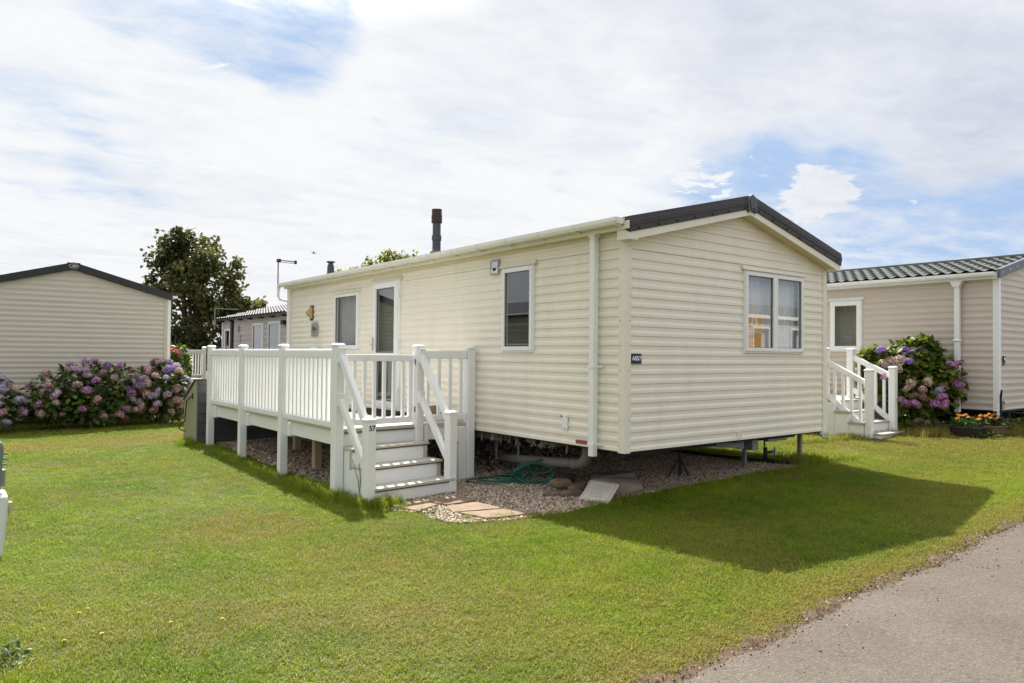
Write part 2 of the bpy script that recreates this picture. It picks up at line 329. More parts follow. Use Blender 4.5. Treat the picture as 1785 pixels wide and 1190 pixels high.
def text(body, name, m, parent, X, size, extrude=.0015, bold=0.0, shear=0.0, align='CENTER'):
    cu = bpy.data.curves.new(name, 'FONT'); cu.body = body; cu.size = size; cu.extrude = extrude; cu.offset = bold; cu.shear = shear; cu.align_x = align; cu.align_y = 'CENTER'
    to = bpy.data.objects.new(name + '_curve', cu); me = bpy.data.meshes.new_from_object(to); bpy.data.objects.remove(to); bpy.data.curves.remove(cu)
    r = parent
    while r.parent: r = r.parent
    inv = (Matrix.Translation(r.location) @ r.rotation_euler.to_matrix().to_4x4()).inverted()
    me.transform(inv @ X); me.materials.clear(); me.materials.append(m); me.name = name
    o = bpy.data.objects.new(name, me); S.collection.objects.link(o); o.parent = parent; return o

# ------------------------------------------------------------------ caravan builder
def siding_profile(z0, z1, P, joints, amp=.0095):
    """(z, d) points of horizontal ribbed cladding from z0 up to z1; rows are counted from each joint"""
    pts = []; marks = sorted(set([z0, z1] + [j for j in joints if z0 < j < z1]))
    js = sorted(joints)
    def base(z):
        b = js[0] - math.ceil((js[0] - z) / P + 1) * P if z < js[0] else max([j for j in js if j <= z + 1e-6])
        return b
    out = []
    # all rows
    edges = []
    lo = js[0]
    while lo > z0 - P: lo -= P
    segs = [(js[i], js[i + 1]) for i in range(len(js) - 1)] + [(js[-1], z1 + 2 * P)]
    rows = []
    a = lo
    n = round((js[0] - lo) / P)
    for i in range(n): rows.append((lo + i * P, lo + (i + 1) * P))
    for sa, sb in segs:
        k = max(1, round((sb - sa) / P)); p = (sb - sa) / k
        for i in range(k): rows.append((sa + i * p, sa + (i + 1) * p))
    prof = [(.0, 0), (.035, amp), (.30, amp), (.42, amp * .72), (.52, amp * .15), (.60, 0.0), (.999, 0)]
    raw = []
    for ra, rb in rows:
        j = any(abs(ra - q) < 1e-4 for q in js)
        if j: raw.append((ra, -.006)); raw.append((ra + .005, -.006))
        for t, d in prof:
            z = ra + t * (rb - ra)
            if j and z < ra + .005: z = ra + .0055 + t * .01
            raw.append((z, d))
    raw = [(z, d) for z, d in raw]
    zs = [r[0] for r in raw]
    def interp(z):
        for i in range(len(raw) - 1):
            if raw[i][0] <= z <= raw[i + 1][0]:
                t = (z - raw[i][0]) / max(1e-9, raw[i + 1][0] - raw[i][0]); return raw[i][1] + t * (raw[i + 1][1] - raw[i][1])
        return 0
    out = [(z0, interp(z0))] + [r for r in raw if z0 + 1e-4 < r[0] < z1 - 1e-4] + [(z1, interp(z1))]
    return out

def siding(mb, s0, s1, z0, z1, P, joints, mp, clip=None):
    prof = siding_profile(z0, z1, P, joints)
    vs = []; fs = []
    for z, d in prof:
        a, b = s0, s1
        if clip:
            lo, hi = clip(z); a = max(a, lo); b = min(b, hi)
            if b < a: a = b = (a + b) / 2
        vs.append(mp(a, d, z)); vs.append(mp(b, d, z))
    for i in range(len(prof) - 1): fs.append((2 * i, 2 * i + 1, 2 * i + 3, 2 * i + 2))
    mb.add(vs, fs)

def wall_with_holes(mb, s0, s1, z0, z1, holes, P, joints, mp, clip=None):
    cuts = sorted(set([s0, s1] + [h[0] for h in holes] + [h[1] for h in holes]))
    for a, b in zip(cuts[:-1], cuts[1:]):
        hs = sorted([h for h in holes if h[0] <= a + 1e-6 and h[1] >= b - 1e-6], key=lambda h: h[2]); z = z0
        for h in hs:
            if h[2] > z: siding(mb, a, b, z, h[2], P, joints, mp, clip)
            z = h[3]
        siding(mb, a, b, z, z1, P, joints, mp, clip)

def fbox(mb, mp, s0, s1, d0, d1, z0, z1):
    c = [mp(s, d, z) for z in (z0, z1) for s, d in ((s0, d0), (s1, d0), (s1, d1), (s0, d1))]
    mb.add(c, [(0, 3, 2, 1), (4, 5, 6, 7), (0, 1, 5, 4), (1, 2, 6, 5), (2, 3, 7, 6), (3, 0, 4, 7)])

def ring(mb, mp, s0, s1, z0, z1, w, d0, d1, wb=None):
    wb = wb or w
    fbox(mb, mp, s0, s0 + w, d0, d1, z0, z1); fbox(mb, mp, s1 - w, s1, d0, d1, z0, z1)
    fbox(mb, mp, s0 + w, s1 - w, d0, d1, z0, z0 + wb); fbox(mb, mp, s0 + w, s1 - w, d0, d1, z1 - w, z1)

def curtain_mesh(mp, s0, s1, z0, z1, d, amp=.02, wl=.07, gather=0):
    n = max(8, int(abs(s1 - s0) / .008)); mb = MB(); vs = []; fs = []
    for i in range(n + 1):
        s = s0 + (s1 - s0) * i / n; ph = s * 2 * math.pi / wl + .8 * math.sin(s * 9)
        for k, z in enumerate((z0, (z0 + z1) / 2, z1)):
            q = s + gather * (s - s0) * (0 if k == 2 else -.35 * (1 - k * .5)); vs.append(mp(q, d + amp * (.6 + .25 * k) * math.sin(ph + k * .3) * (1 if k < 2 else .7), z))
    for i in range(n):
        for k in range(2): a = i * 3 + k; fs.append((a, a + 3, a + 4, a + 1))
    return mb.add(vs, fs)

def window(root, mp, s0, s1, z0, z1, sashes=None, frame_m=None, curtain=None, hood=True, hood_m=None, glass=None, label=None, fw=.05):
    fm = frame_m or M['pvc']
    mb = MB(); ring(mb, mp, s0, s1, z0, z1, .034, -.03, .028)
    w = mb.build('window', fm, root, bevel=.004); 
    if label: w['label'] = label
    sashes = sashes or [(s0 + .016, s1 - .016)]
    for a, b in sashes:
        mb = MB(); ring(mb, mp, a, b, z0 + .018, z1 - .018, fw, -.02, .042); mb.build('frame', fm, w, bevel=.006)
        mb = MB(); ring(mb, mp, a + fw - .001, b - fw + .001, z0 + .018 + fw - .001, z1 - .018 - fw + .001, .006, .011, .022); mb.build('gasket', M['gasket'], w)
        mb = MB(); fbox(mb, mp, a + fw, b - fw, .012, .018, z0 + .018 + fw, z1 - .018 - fw); mb.build('pane', glass or M['glass'], w)
    if curtain:
        for c in curtain: curtain_mesh(mp, c[0], c[1], z0 + .02, z1 - .02, -.10, c[3] if len(c) > 3 else .02, c[4] if len(c) > 4 else .075, c[5] if len(c) > 5 else 0).build('curtain', c[2], w, smooth=True, fix=False)
    if hood:
        mb = MB(); a, b = s0 - .035, s1 + .035; zt = z1 + .045
        mb.prism([(.0, zt), (.015, zt), (.052, z1 - .004), (.046, z1 - .008), (.0, z1 + .004)], a, b, lambda u, v, wv: mp(wv, u, v)); mb.build('rain_hood', hood_m or M['cream_trim'], w)
    return w

# ---------- roof covering, tiled or plain
def roof_sheet(mb, x0, z0, x1, z1, ya, yb, th=.05):
    mb.add([(x0, ya, z0), (x1, ya, z1), (x1, yb, z1), (x0, yb, z0), (x0, ya, z0 - th), (x1, ya, z1 - th), (x1, yb, z1 - th), (x0, yb, z0 - th)],
           [(0, 1, 2, 3), (7, 6, 5, 4), (0, 4, 5, 1), (1, 5, 6, 2), (2, 6, 7, 3), (3, 7, 4, 0)])
def tile_roof(mb, x0, z0, x1, z1, ya, yb, pitch_y=.18, course=.34, amp=.028):
    """pressed tile sheet: waves along y, steps up the slope (x0,z0 eave to x1,z1 ridge)"""
    L = math.hypot(x1 - x0, z1 - z0); ux, uz = (x1 - x0) / L, (z1 - z0) / L; nx, nz = (-uz, ux) if ux > 0 else (uz, -ux)
    nc = max(1, round(L / course)); ny = max(2, int((yb - ya) / (pitch_y / 6)))
    rows = []
    for c in range(nc):
        for t, h in ((0, .034), (.12, .030), (.999, .0)): rows.append(((c + t) / nc * L, h))
    vs = []; fs = []
    for s, h in rows:
        for j in range(ny + 1):
            y = ya + (yb - ya) * j / ny; ph = (y / pitch_y) % 1.0
            hh = h + amp * (math.sin(math.pi * min(1, ph / .62)) if ph < .62 else -.35 * math.sin(math.pi * (ph - .62) / .38))
            vs.append((x0 + ux * s + nx * hh, y, z0 + uz * s + nz * hh))
    for i in range(len(rows) - 1):
        for j in range(ny): a = i * (ny + 1) + j; fs.append((a, a + 1, a + ny + 2, a + ny + 1))
    mb.add(vs, fs)

def shell(root, X, W_, L_, z0, ze, zr, P, joints, wall_m, holes_long=(), holes_gable=(), trim_m=None):
    """walls, floor, back walls of a caravan; local x across the gable, y along, z=0 wall bottom"""
    ml = lambda s, d, z: X @ Vector((-d, s, z)); mg = lambda s, d, z: X @ Vector((s, -d, z))
    h = W_ / 2
    clip = lambda z: (0, W_) if z <= ze else ((z - ze) / (zr - ze) * h, W_ - (z - ze) / (zr - ze) * h)
    mb = MB(); wall_with_holes(mb, 0, L_, z0, ze, list(holes_long), P, joints, ml); mb.build('side_wall', wall_m, root, fix=False)
    mb = MB(); wall_with_holes(mb, 0, W_, z0, zr - .012, list(holes_gable), P, joints, mg, clip); mb.build('gable_wall', wall_m, root, fix=False)
    mb = MB(); mr = lambda s, d, z: X @ Vector((W_ + d, s, z)); mbk = lambda s, d, z: X @ Vector((s, L_ + d, z))
    siding(mb, 0, L_, z0, ze, P, joints, mr); siding(mb, 0, W_, z0, zr - .012, P, joints, mbk, clip); mb.build('rear_wall', wall_m, root, fix=False)
    mb = MB(); mb.box((.03, .03, z0 - .02), (W_ - .03, L_ - .03, z0 + .05), X); mb.build('floor_pan', M['dsteel'], root)
    mb = MB(); mb.box((.05, .05, ze - .03), (W_ - .05, L_ - .05, ze + .0), X); mb.build('ceiling', M['interior'], root)
    t = trim_m or M['cream_trim']
    for (x, y) in ((0, 0), (W_, 0), (0, L_), (W_, L_)):
        mb = MB(); sx = -1 if x == 0 else 1; sy = -1 if y == 0 else 1
        q = lambda a, b: tuple(sorted((a, b)))
        xa, xb = q(x + sx * .017, x - sx * .068); ya, yb = q(y + sy * .017, y - sy * .0)
        mb.box((xa, ya, z0 - .012), (xb, yb, ze), X)
        xa, xb = q(x + sx * .0165, x - sx * .0); ya, yb = q(y - sy * .0005, y - sy * .068)
        mb.box((xa, ya, z0 - .012), (xb, yb, ze), X); mb.build('corner_trim', t, root)
    return ml, mg

def gutter_profile(): return [(-.052, .0), (-.056, .0), (-.056, -.035), (-.040, -.062), (.030, -.062), (.052, -.040), (.056, .0), (.052, .0), (.048, -.036), (.028, -.057), (-.037, -.057), (-.052, -.033)]

exec_marker = None
# ------------------------------------------------------------------ main caravan
P_ = .0934; ZJ1, ZJ2 = .835, 1.956; MW, ML = 3.66, 8.535; ZE, ZR = 2.125, 2.545
I4 = Matrix.Identity(4)
van = thing('static_caravan', 'cream ribbed static caravan with brown roof and white deck steps along its side', 'caravan', (MW / 2, ML / 2, -.5))
w1 = (5.66, 6.575, .985, 1.91); w2 = (1.345, 1.93, .95, 1.935); dr = (4.345, 5.18, .10, 2.0); w3 = (1.90, 3.115, .965, 1.905)
ml, mg = shell(van, I4, MW, ML, 0, ZE, ZR, P_, [ZJ1, ZJ2], M['cream'], [(w[0] + .01, w[1] - .01, w[2] + .01, w[3] - .01) for w in (w1, w2, dr)], [(w3[0] + .01, w3[1] - .01, w3[2] + .01, w3[3] - .01)])
window(van, ml, *w1, curtain=[(5.60, 6.62, M['check'], .022, .09)])
window(van, ml, *w2, sashes=[(w2[0] + .016, w2[1] - .016)], curtain=[(1.36, 1.50, M['curtain'], .012, .05)])
window(van, mg, *w3, sashes=[(w3[0] + .012, 2.50), (2.50, w3[1] - .012)], curtain=[(1.80, 2.66, M['curtain'], .024, .13), (2.64, 3.40, M['curtain'], .024, .11)], fw=.046)
# door
mb = MB(); ring(mb, ml, dr[0], dr[1], dr[2], dr[3], .05, -.03, .030); door = mb.build('door', M['pvc'], van, bevel=.004)
mb = MB(); a, b, c, d = dr[0] + .03, dr[1] - .03, dr[2] + .03, dr[3] - .03
fbox(mb, ml, a, 4.485, -.02, .046, c, d); fbox(mb, ml, 5.052, b, -.02, .046, c, d)
for z0, z1 in ((c, .225), (.865, .935), (1.89, d)): fbox(mb, ml, 4.485, 5.052, -.02, .046, z0, z1)
mb.build('leaf_frame', M['pvc'], door, bevel=.005)
for z0, z1 in ((.225, .865), (.935, 1.89)):
    mb = MB(); fbox(mb, ml, 4.485, 5.052, .010, .018, z0, z1); mb.build('pane', M['dglass'], door)
    mb = MB(); ring(mb, ml, 4.486, 5.051, z0 + .001, z1 - .001, .007, .009, .021); mb.build('gasket', M['gasket'], door)
mb = MB(); fbox(mb, ml, 5.10, 5.135, .046, .056, .96, 1.17); mb.tube([ml(5.117, .056, 1.06), ml(5.117, .095, 1.06), ml(5.01, .095, 1.06)], .009, 8); mb.build('handle', M['alu'], door)
mb = MB()
for z in (.35, 1.02, 1.72): mb.tube([ml(4.352, .045, z), ml(4.352, .045, z + .10)], .012, 8)
build_each(mb, 'hinge', M['pvc'], door)
mb = MB(); mb.prism([(0, 2.045), (.015, 2.045), (.05, 1.997), (.044, 1.992), (0, 2.005)], 4.30, 5.225, lambda u, v, w: ml(w, u, v)); mb.build('rain_hood', M['cream_trim'], door)
mb = MB(); mb.box((.10, 4.2, .1), (.12, 5.3, 2.0)); mb.build('inner_blind', M['interior'], door)
# roof
mb = MB(); roof_sheet(mb, -.10, 2.205, MW / 2, 2.665, -.12, ML + .12, .045); roof_sheet(mb, MW + .10, 2.205, MW / 2, 2.665, -.12, ML + .12, .045)
roof = mb.build('roof', M['roof'], van)
mb = MB()
for k in range(24):                                                # ribs of the roof sheets
    y = -.05 + k * .375
    for sx in (0, 1):
        xs = (-.10, MW / 2) if sx == 0 else (MW + .10, MW / 2)
        mb.beam((xs[0], y, 2.211), (xs[1], y, 2.671), .05, .022)
build_each(mb, 'roof_rib', M['roof'], roof)
mb = MB(); mb.prism([(-.12, 2.645), (0, 2.70), (.12, 2.645), (.12, 2.63), (0, 2.68), (-.12, 2.63)], -.12, ML + .12, lambda u, v, w: (MW / 2 + u, w, v)); mb.build('ridge_cap', M['roof'], roof)
mb = MB()                                                          # folded verge cladding over the gable edge
hx = MW / 2
for sx in (-1, 1):
    X0 = hx + sx * (hx + .105); 
    def vp(u, v, w, X0=X0, sx=sx): return (X0 + (hx - X0) * u, -.16 - w, (2.232 + (2.70 - 2.232) * u) - v)
    # profile (v down from top, w outward) with two fold lines
    prof = [(0, -.30), (-.004, .002), (.04, .006), (.046, .012), (.09, .010), (.095, .004), (.146, .002), (.150, -.012)]
    vs = []; fs = []
    for u in (0.0, 1.0):
        for v, w in prof: vs.append(vp(u, v, w))
    n = len(prof)
    for i in range(n - 1): fs.append((i, i + 1, n + i + 1, n + i))
    mb.add(vs, fs)
    mb.add([vp(0, v, w) for v, w in prof], [tuple(range(n))])
mb.build('verge_cladding', M['roof'], roof)
mb = MB()
for sx in (-1, 1):
    for k in range(7):
        u = .06 + k * .145; X0 = hx + sx * (hx + .105); c = Vector((X0 + (hx - X0) * u, -.162, (2.232 + .468 * u) - .125)); mb.tube([c, c + Vector((0, -.012, 0))], .010, 6)
build_each(mb, 'screw_cap', M['black'], roof)
mb = MB(); o = [(-.105, 2.655), (0, 2.712), (.105, 2.655), (.075, 2.505), (0, 2.532), (-.075, 2.505)]
mb.prism(o, -.18, -.12, lambda u, v, w: (hx + u, w, v)); cap = mb.build('ridge_end_cap', M['ridge'], roof, bevel=.006)
mb = MB(); o2 = [(u * .62, 2.60 + (v - 2.60) * .66) for u, v in o]; mb.prism(o2, -.192, -.17, lambda u, v, w: (hx + u, w, v)); mb.build('cap_face', M['ridge'], cap, bevel=.004)
# bargeboard and soffit under the verge
mb = MB()
for sx in (-1, 1):
    X0 = hx + sx * (hx + .015)
    mb.add([(X0, -.15, 2.030), (hx, -.15, 2.487), (hx, -.15, 2.56), (X0, -.15, 2.115), (X0, -.125, 2.030), (hx, -.125, 2.487), (hx, -.125, 2.56), (X0, -.125, 2.115)],
           [(0, 1, 2, 3), (7, 6, 5, 4), (0, 4, 5, 1), (1, 5, 6, 2), (2, 6, 7, 3), (3, 7, 4, 0)])
mb.build('bargeboard', M['cream_trim'], van)
mb = MB()
for sx in (-1, 1):
    X0 = hx + sx * (hx + .015)
    mb.add([(X0, -.125, 2.040), (hx, -.125, 2.497), (hx, .02, 2.497), (X0, .02, 2.040), (X0, -.125, 2.06), (hx, -.125, 2.517), (hx, .02, 2.517), (X0, .02, 2.06)],
           [(0, 1, 2, 3), (7, 6, 5, 4), (0, 4, 5, 1), (1, 5, 6, 2), (2, 6, 7, 3), (3, 7, 4, 0)])
mb.box((-.10, .021, 2.126), (.0, ML + .1, 2.140)); mb.box((MW, .021, 2.126), (MW + .10, ML + .1, 2.140))
mb.build('soffit', M['soffit'], van)
mb = MB(); mb.box((-.118, -.152, 2.118), (-.1005, ML + .1, 2.195)); mb.box((MW + .1005, -.15, 2.118), (MW + .118, ML + .1, 2.195)); mb.box((-.10, -.149, 2.022), (.016, .018, 2.116)); mb.box((MW - .016, -.149, 2.022), (MW + .10, .018, 2.116)); build_each(mb, 'fascia_board', M['cream_trim'], van)
# gutters, brackets, downpipes
def gutter(root, X, x, y0, y1, z, m, brk=None, flip=1, boff=.30):
    mb = MB(); mb.prism(gutter_profile(), y0, y1, lambda u, v, w: X @ Vector((x + u * flip, w, z + v)))
    mb.box((x - .054, y0, z - .058), (x + .054, y0 + .006, z - .003), X); mb.box((x - .054, y1 - .006, z - .058), (x + .054, y1, z - .003), X)
    g = mb.build('gutter', m, root)
    if brk:
        y = y0 + boff
        while y < y1 - .05:
            mb = MB()
            mb.prism([(p * 1.12, q * 1.10 - .001) for p, q in [(-.056, .0), (-.056, -.035), (-.040, -.062), (.030, -.062), (.052, -.040), (.056, .0)]], y - .012, y + .012, lambda u, v, w: X @ Vector((x + u * flip, w, z + v)))
            mb.beam(X @ Vector((x - flip * .02, y, z - .068)), X @ Vector((x + flip * .11, y, z - .088)), .022, .014)
            mb.build('gutter_bracket', m, g); y += brk
    return g
gutter(van, I4, -.172, -.10, ML + .16, 2.222, M['oldpvc'], .56, 1, .04)
gutter(van, I4, MW + .172, -.10, ML + .16, 2.215, M['pvc'], None, -1)
mb = MB(); mb.box((-.10, .325, 2.07), (-.035, .395, 2.17)); mb.box((-.115, .31, 2.10), (-.02, .41, 2.155)); mb.box((-.10, .325, -.075), (-.035, .395, 2.07))
dp = mb.build('downpipe', M['pvc'], van, bevel=.006)
mb = MB()
for z in (.80, .03): mb.box((-.105, .318, z), (-.030, .402, z + .028)); mb.box((-.035, .27, z + .006), (-.016, .345, z + .026))
build_each(mb, 'pipe_clip', M['pvc'], dp)
mb = MB(); mb.tube([(-.19, ML + .14, 2.16), (-.20, ML + .17, 2.02), (-.17, ML + .15, 1.93), (-.08, ML + .09, 1.905), (-.03, ML + .02, 1.91)], .026, 8); mb.build('drain_elbow', M['oldpvc'], van, smooth=True)
mb = MB(); mb.box((-.075, ML - .02, -.05), (-.02, ML + .05, 2.15)); mb.build('downpipe', M['pvc'], van, bevel=.004)
# flues
def flue(x, y, z, prof, m, name='flue'):
    mb = MB(); mb.lathe(prof, (x, y, z), 18); return mb.build(name, m, van, smooth=False)
zr = lambda x: 2.205 + .46 * (x + .1) / 1.93
f = flue(.55, 4.30, zr(.55), [(.090, -.05), (.088, .03), (.062, .10), (.062, .24), (.072, .24), (.072, .31), (.060, .31), (.060, .50), (.078, .50), (.078, .61), (.072, .61), (.070, .63), (.068, .63), (.068, .66), (.074, .66), (.074, .70), (.02, .71)], M['slate'])
mb = MB(); mb.lathe([(.0785, .50), (.0795, .505), (.0795, .612), (.0745, .615), (.0745, .70), (.03, .712)], (.55, 4.30, zr(.55)), 18); mb.build('flue_cowl', M['brown'], f)
mb = MB(); mb.lathe([(.11, -.05), (.10, .05), (.092, .075), (.07, .08)], (.55, 4.30, zr(.55)), 18); mb.build('flue_collar', M['steel'], f)
f2 = flue(.6, 8.15, zr(.6) - .02, [(.10, -.05), (.09, .05), (.068, .09), (.062, .22), (.045, .27), (.045, .285), (.082, .29), (.082, .31), (.03, .315)], M['slate'])
# aerial at the far end
mb = MB(); mb.tube([(-.19, ML + .22, 1.98), (-.19, ML + .22, 2.70)], .011, 7); mb.tube([(-.19, ML + .22, 2.68), (-.02, ML - .22, 2.62)], .009, 6); mb.tube([(-.17, ML + .20, 2.64), (-.02, ML - .22, 2.585)], .006, 6)
mb.box((-.21, ML + .18, 2.64), (-.15, ML + .26, 2.70)); mb.box((-.04, ML - .24, 2.575), (-.005, ML - .20, 2.64))
for k in range(6):
    t = k / 6; mb.tube([(-.17 + .14 * t - .05, ML + .16 - .36 * t - .02, 2.665 - .05 * t), (-.17 + .14 * t + .05, ML + .16 - .36 * t + .02, 2.665 - .05 * t)], .004, 5)
mb.build('television_aerial', M['brown'], van)
# wall lamp, name plate, vents, plates
mb = MB(); fbox(mb, ml, 7.475, 7.60, .0, .025, 1.50, 1.76); lamp = mb.build('wall_lamp', M['brown'], van, bevel=.003)
mb = MB(); mb.prism([(.02, 1.53), (.115, 1.63), (.115, 1.655), (.02, 1.74)], 7.485, 7.59, lambda u, v, w: ml(w, u, v)); mb.build('lamp_shade', M['lampgold'], lamp, bevel=.004)
mb = MB(); q = .03; mb.prism([(7.27, 1.21), (7.52, 1.21), (7.535, 1.225), (7.535, 1.43), (7.505, 1.46), (7.285, 1.46), (7.255, 1.43), (7.255, 1.225)], .016, .026, lambda u, v, w: ml(u, w, v)); npl = mb.build('name_plate', M['plate'], van)
def on_long(y, z, d): return Matrix(((0, 0, -1, -d), (-1, 0, 0, y), (0, 1, 0, z), (0, 0, 0, 1)))
text('Rio', 'plate_lettering', M['ink'], npl, on_long(7.40, 1.355, .0265), .11, .0012, .003)
mb = MB(); fbox(mb, ml, 7.30, 7.48, .0262, .028, 1.304, 1.308); fbox(mb, ml, 7.33, 7.46, .0262, .028, 1.278, 1.286)
for yy, zz in ((7.275, 1.335), (7.515, 1.335), (7.40, 1.235)): mb.tube([ml(yy, .0262, zz), ml(yy, .03, zz)], .010, 8)
for k in range(3): fbox(mb, ml, 7.285 + k * .016, 7.294 + k * .016, .0262, .028, 1.392, 1.402)
mb.build('plate_marking', M['ink'], npl)
mb = MB(); ring(mb, ml, 1.995, 2.155, 1.868, 2.04, .018, .0, .035); fbox(mb, ml, 2.01, 2.14, .0, .018, 1.88, 2.03); vt = mb.build('flue_vent', M['plate'], van, bevel=.003)
mb = MB(); fbox(mb, ml, 2.01, 2.14, .018, .03, 1.885, 1.945); mb.build('vent_plate', M['pvc'], vt)
mb = MB(); mb.prism([(2.075 + .035 * math.cos(t), 1.945 + .035 * math.sin(t)) for t in np.linspace(math.pi, 2 * math.pi, 10)], .030, .034, lambda u, v, w: ml(u, w, v)); build_each(mb, 'vent_opening', M['ink'], vt)
mb = MB(); mb.prism([(2.015, 1.95), (2.135, 1.95), (2.135, 2.02), (2.015, 2.02)], .019, .030, lambda u, v, w: ml(u, w, v)); mb.build('vent_louvre', M['alu'], vt)
mb = MB(); fbox(mb, ml, .785, .87, .010, .022, .148, .298); sp = mb.build('blanking_plate', M['pvc'], van, bevel=.003)
mb = MB()
for yy, zz in ((.80, .28), (.855, .28), (.827, .165), (.885, .285)): mb.tube([ml(yy, .0, zz), ml(yy, .026, zz)], .006, 6)
build_each(mb, 'plate_screw', M['ink'], sp)
mb = MB(); fbox(mb, ml, .50, .665, .010, .0135, .022, .060); mb.build('wall_sticker', M['maroon'], van)
mb = MB(); fbox(mb, mg, .075, .215, .012, .020, .847, .945); sg = mb.build('pitch_sign', M['navy'], van)
def on_gable(x, z, d): return Matrix(((1, 0, 0, x), (0, 0, -1, -d), (0, 1, 0, z), (0, 0, 0, 1)))
text('A057', 'sign_lettering', M['white'], sg, on_gable(.145, .897, .0205), .058, .001, .0012)
mb = MB(); ring(mb, mg, 1.79, 1.87, .015, .085, .01, .0, .018); fbox(mb, mg, 1.80, 1.86, .0, .013, .025, .075); mb.build('gable_vent', M['cream_trim'], van)
mb = MB()                                                          # trim screws down the corner
for k in range(9):
    z = .06 + k * .24
    mb.tube([(-.0165, .050, z), (-.021, .050, z)], .004, 6); mb.tube([(.050, -.0165, z), (.050, -.021, z)], .004, 6)
build_each(mb, 'trim_screw', M['brown'], van)
# underside
mb = MB()
for x in (.75, 2.55): mb.beam((x, .5, -.105), (x, ML - .4, -.105), .05, .13)
for y in (.3, 1.5, 3.0, 4.5, 6.0, 7.5, 8.3): mb.beam((.12, y, -.055), (3.45, y, -.055), .04, .07)
mb.build('chassis', M['dsteel'], van)
mb = MB(); mb.beam((2.05, .12, -.085), (2.7, .75, -.10), .07, .09); mb.beam((2.05, .12, -.085), (1.1, .9, -.07), .05, .06); mb.box((2.28, .12, -.165), (2.40, .24, -.045)); mb.box((2.6, .12, -.085), (3.0, .19, -.05)); mb.build('tow_bracket', M['steel'], van, bevel=.004)
for (x, y) in ((3.42, .2), (2.75, .55), (3.1, 2.0), (3.1, 5.2)):
    g = gz(x, y); mb = MB(); mb.box((x - .022, y - .022, g - .05), (x + .022, y + .022, -.02)); mb.box((x - .024, y - .024, g + .10), (x + .024, y + .024, g + .108)); mb.box((x - .024, y - .024, -.17), (x + .024, y + .024, -.162)); mb.build('support_leg', M['steel'], van)
for (x, y) in ((1.75, .75), (.75, 3.4), (2.55, 3.4), (.75, 6.8), (2.55, 6.8)):
    g = gz(x, y); mb = MB(); mb.tube([(x, y, g), (x, y, -.2)], .02, 8)
    for k in range(3): t = k * 2.1 + .5; mb.tube([(x, y, -.26), (x + .14 * math.cos(t), y + .14 * math.sin(t), g)], .011, 6)
    mb.build('axle_stand', M['dsteel'], van)
mb = MB(); mb.tube([(.38, 2.42, -.36), (.37, 2.0, -.335), (.36, 1.3, -.285), (.355, 1.02, -.262), (.35, .93, -.235), (.35, .88, -.17), (.35, .87, .0)], .055, 12)
mb.tube([(.36, 1.12, -.274), (.356, 1.03, -.264)], .062, 12)
for y, zt, zb in ((2.49, -.05, -.37), (2.05, -.05, -.30)):
    mb.tube([(.34, y, zt), (.34, y, zb), (.38, y - .13, zb - .015)], .020, 8)
mb.build('waste_pipe', M['greypipe'], van, smooth=True)
mb = MB(); mb.box((.16, 2.2, -.12), (.5, 2.7, -.02)); mb.box((.13, 2.16, -.045), (.53, 2.74, -.028)); mb.box((.2, 1.2, -.09), (.7, 1.75, -.02)); build_each(mb, 'shower_tray', M['greypipe'], van, bevel=.01)
mb = MB()
for k in range(26):
    y = .9 + 1.7 * rng.random(); x = .03 + .12 * rng.random(); l = .04 + .06 * rng.random(); mb.tube([(x, y, -.01), (x + .01, y + .01, -.03 - l * .5), (x - .01, y + .04 * rng.normal() , -.03 - l)], .006 + .008 * rng.random(), 5)
mb.build('torn_insulation', M['greypipe'], van)

# for-sale card inside the gable window
card = thing('for_sale_card', 'orange FOR SALE card leaning inside the left pane of the gable window', 'sign', (2.11, .05, .99))
mb = MB(); fbox(mb, mg, 1.972, 2.320, -.0215, -.018, .985, 1.405); mb.build('card', M['orange'], card)
mb = MB(); fbox(mb, mg, 1.975, 2.165, -.0178, -.0170, 1.135, 1.185); fbox(mb, mg, 1.975, 2.085, -.0178, -.0170, 1.250, 1.29); build_each(mb, 'card_reflection', M['orange_reflection'], card)  # reflections painted on the card as darker orange bands
text('FOR SALE', 'card_lettering', M['white'], card, on_gable(2.150, 1.216, -.0168), .072, .001, .0016)
mb = MB()                                                          # the arched emblem: two leaf-like halves with a gap
arch = [(-.068, 0), (-.068, .03), (-.055, .07), (-.030, .094), (-.008, .10), (-.008, .062), (-.022, .05), (-.014, .030), (-.024, .012), (-.030, 0)]
mb.prism([(2.155 + u, 1.285 + v) for u, v in arch], .0172, .0162, lambda u, v, w: mg(u, -w, v))
mb.prism([(2.155 - u * 1.0, 1.285 + v * (1 if v < .09 else .98)) for u, v in arch], .0172, .0162, lambda u, v, w: mg(u, -w, v))
mb.build('emblem', M['white'], card)
mb = MB()
for (a, b, z) in ((2.00, 2.015, 1.09), (2.00, 2.03, 1.065), (1.985, 1.995, 1.02)): fbox(mb, mg, a, b, -.0172, -.0164, z, z + .020)
build_each(mb, 'small_print', M['white'], card)

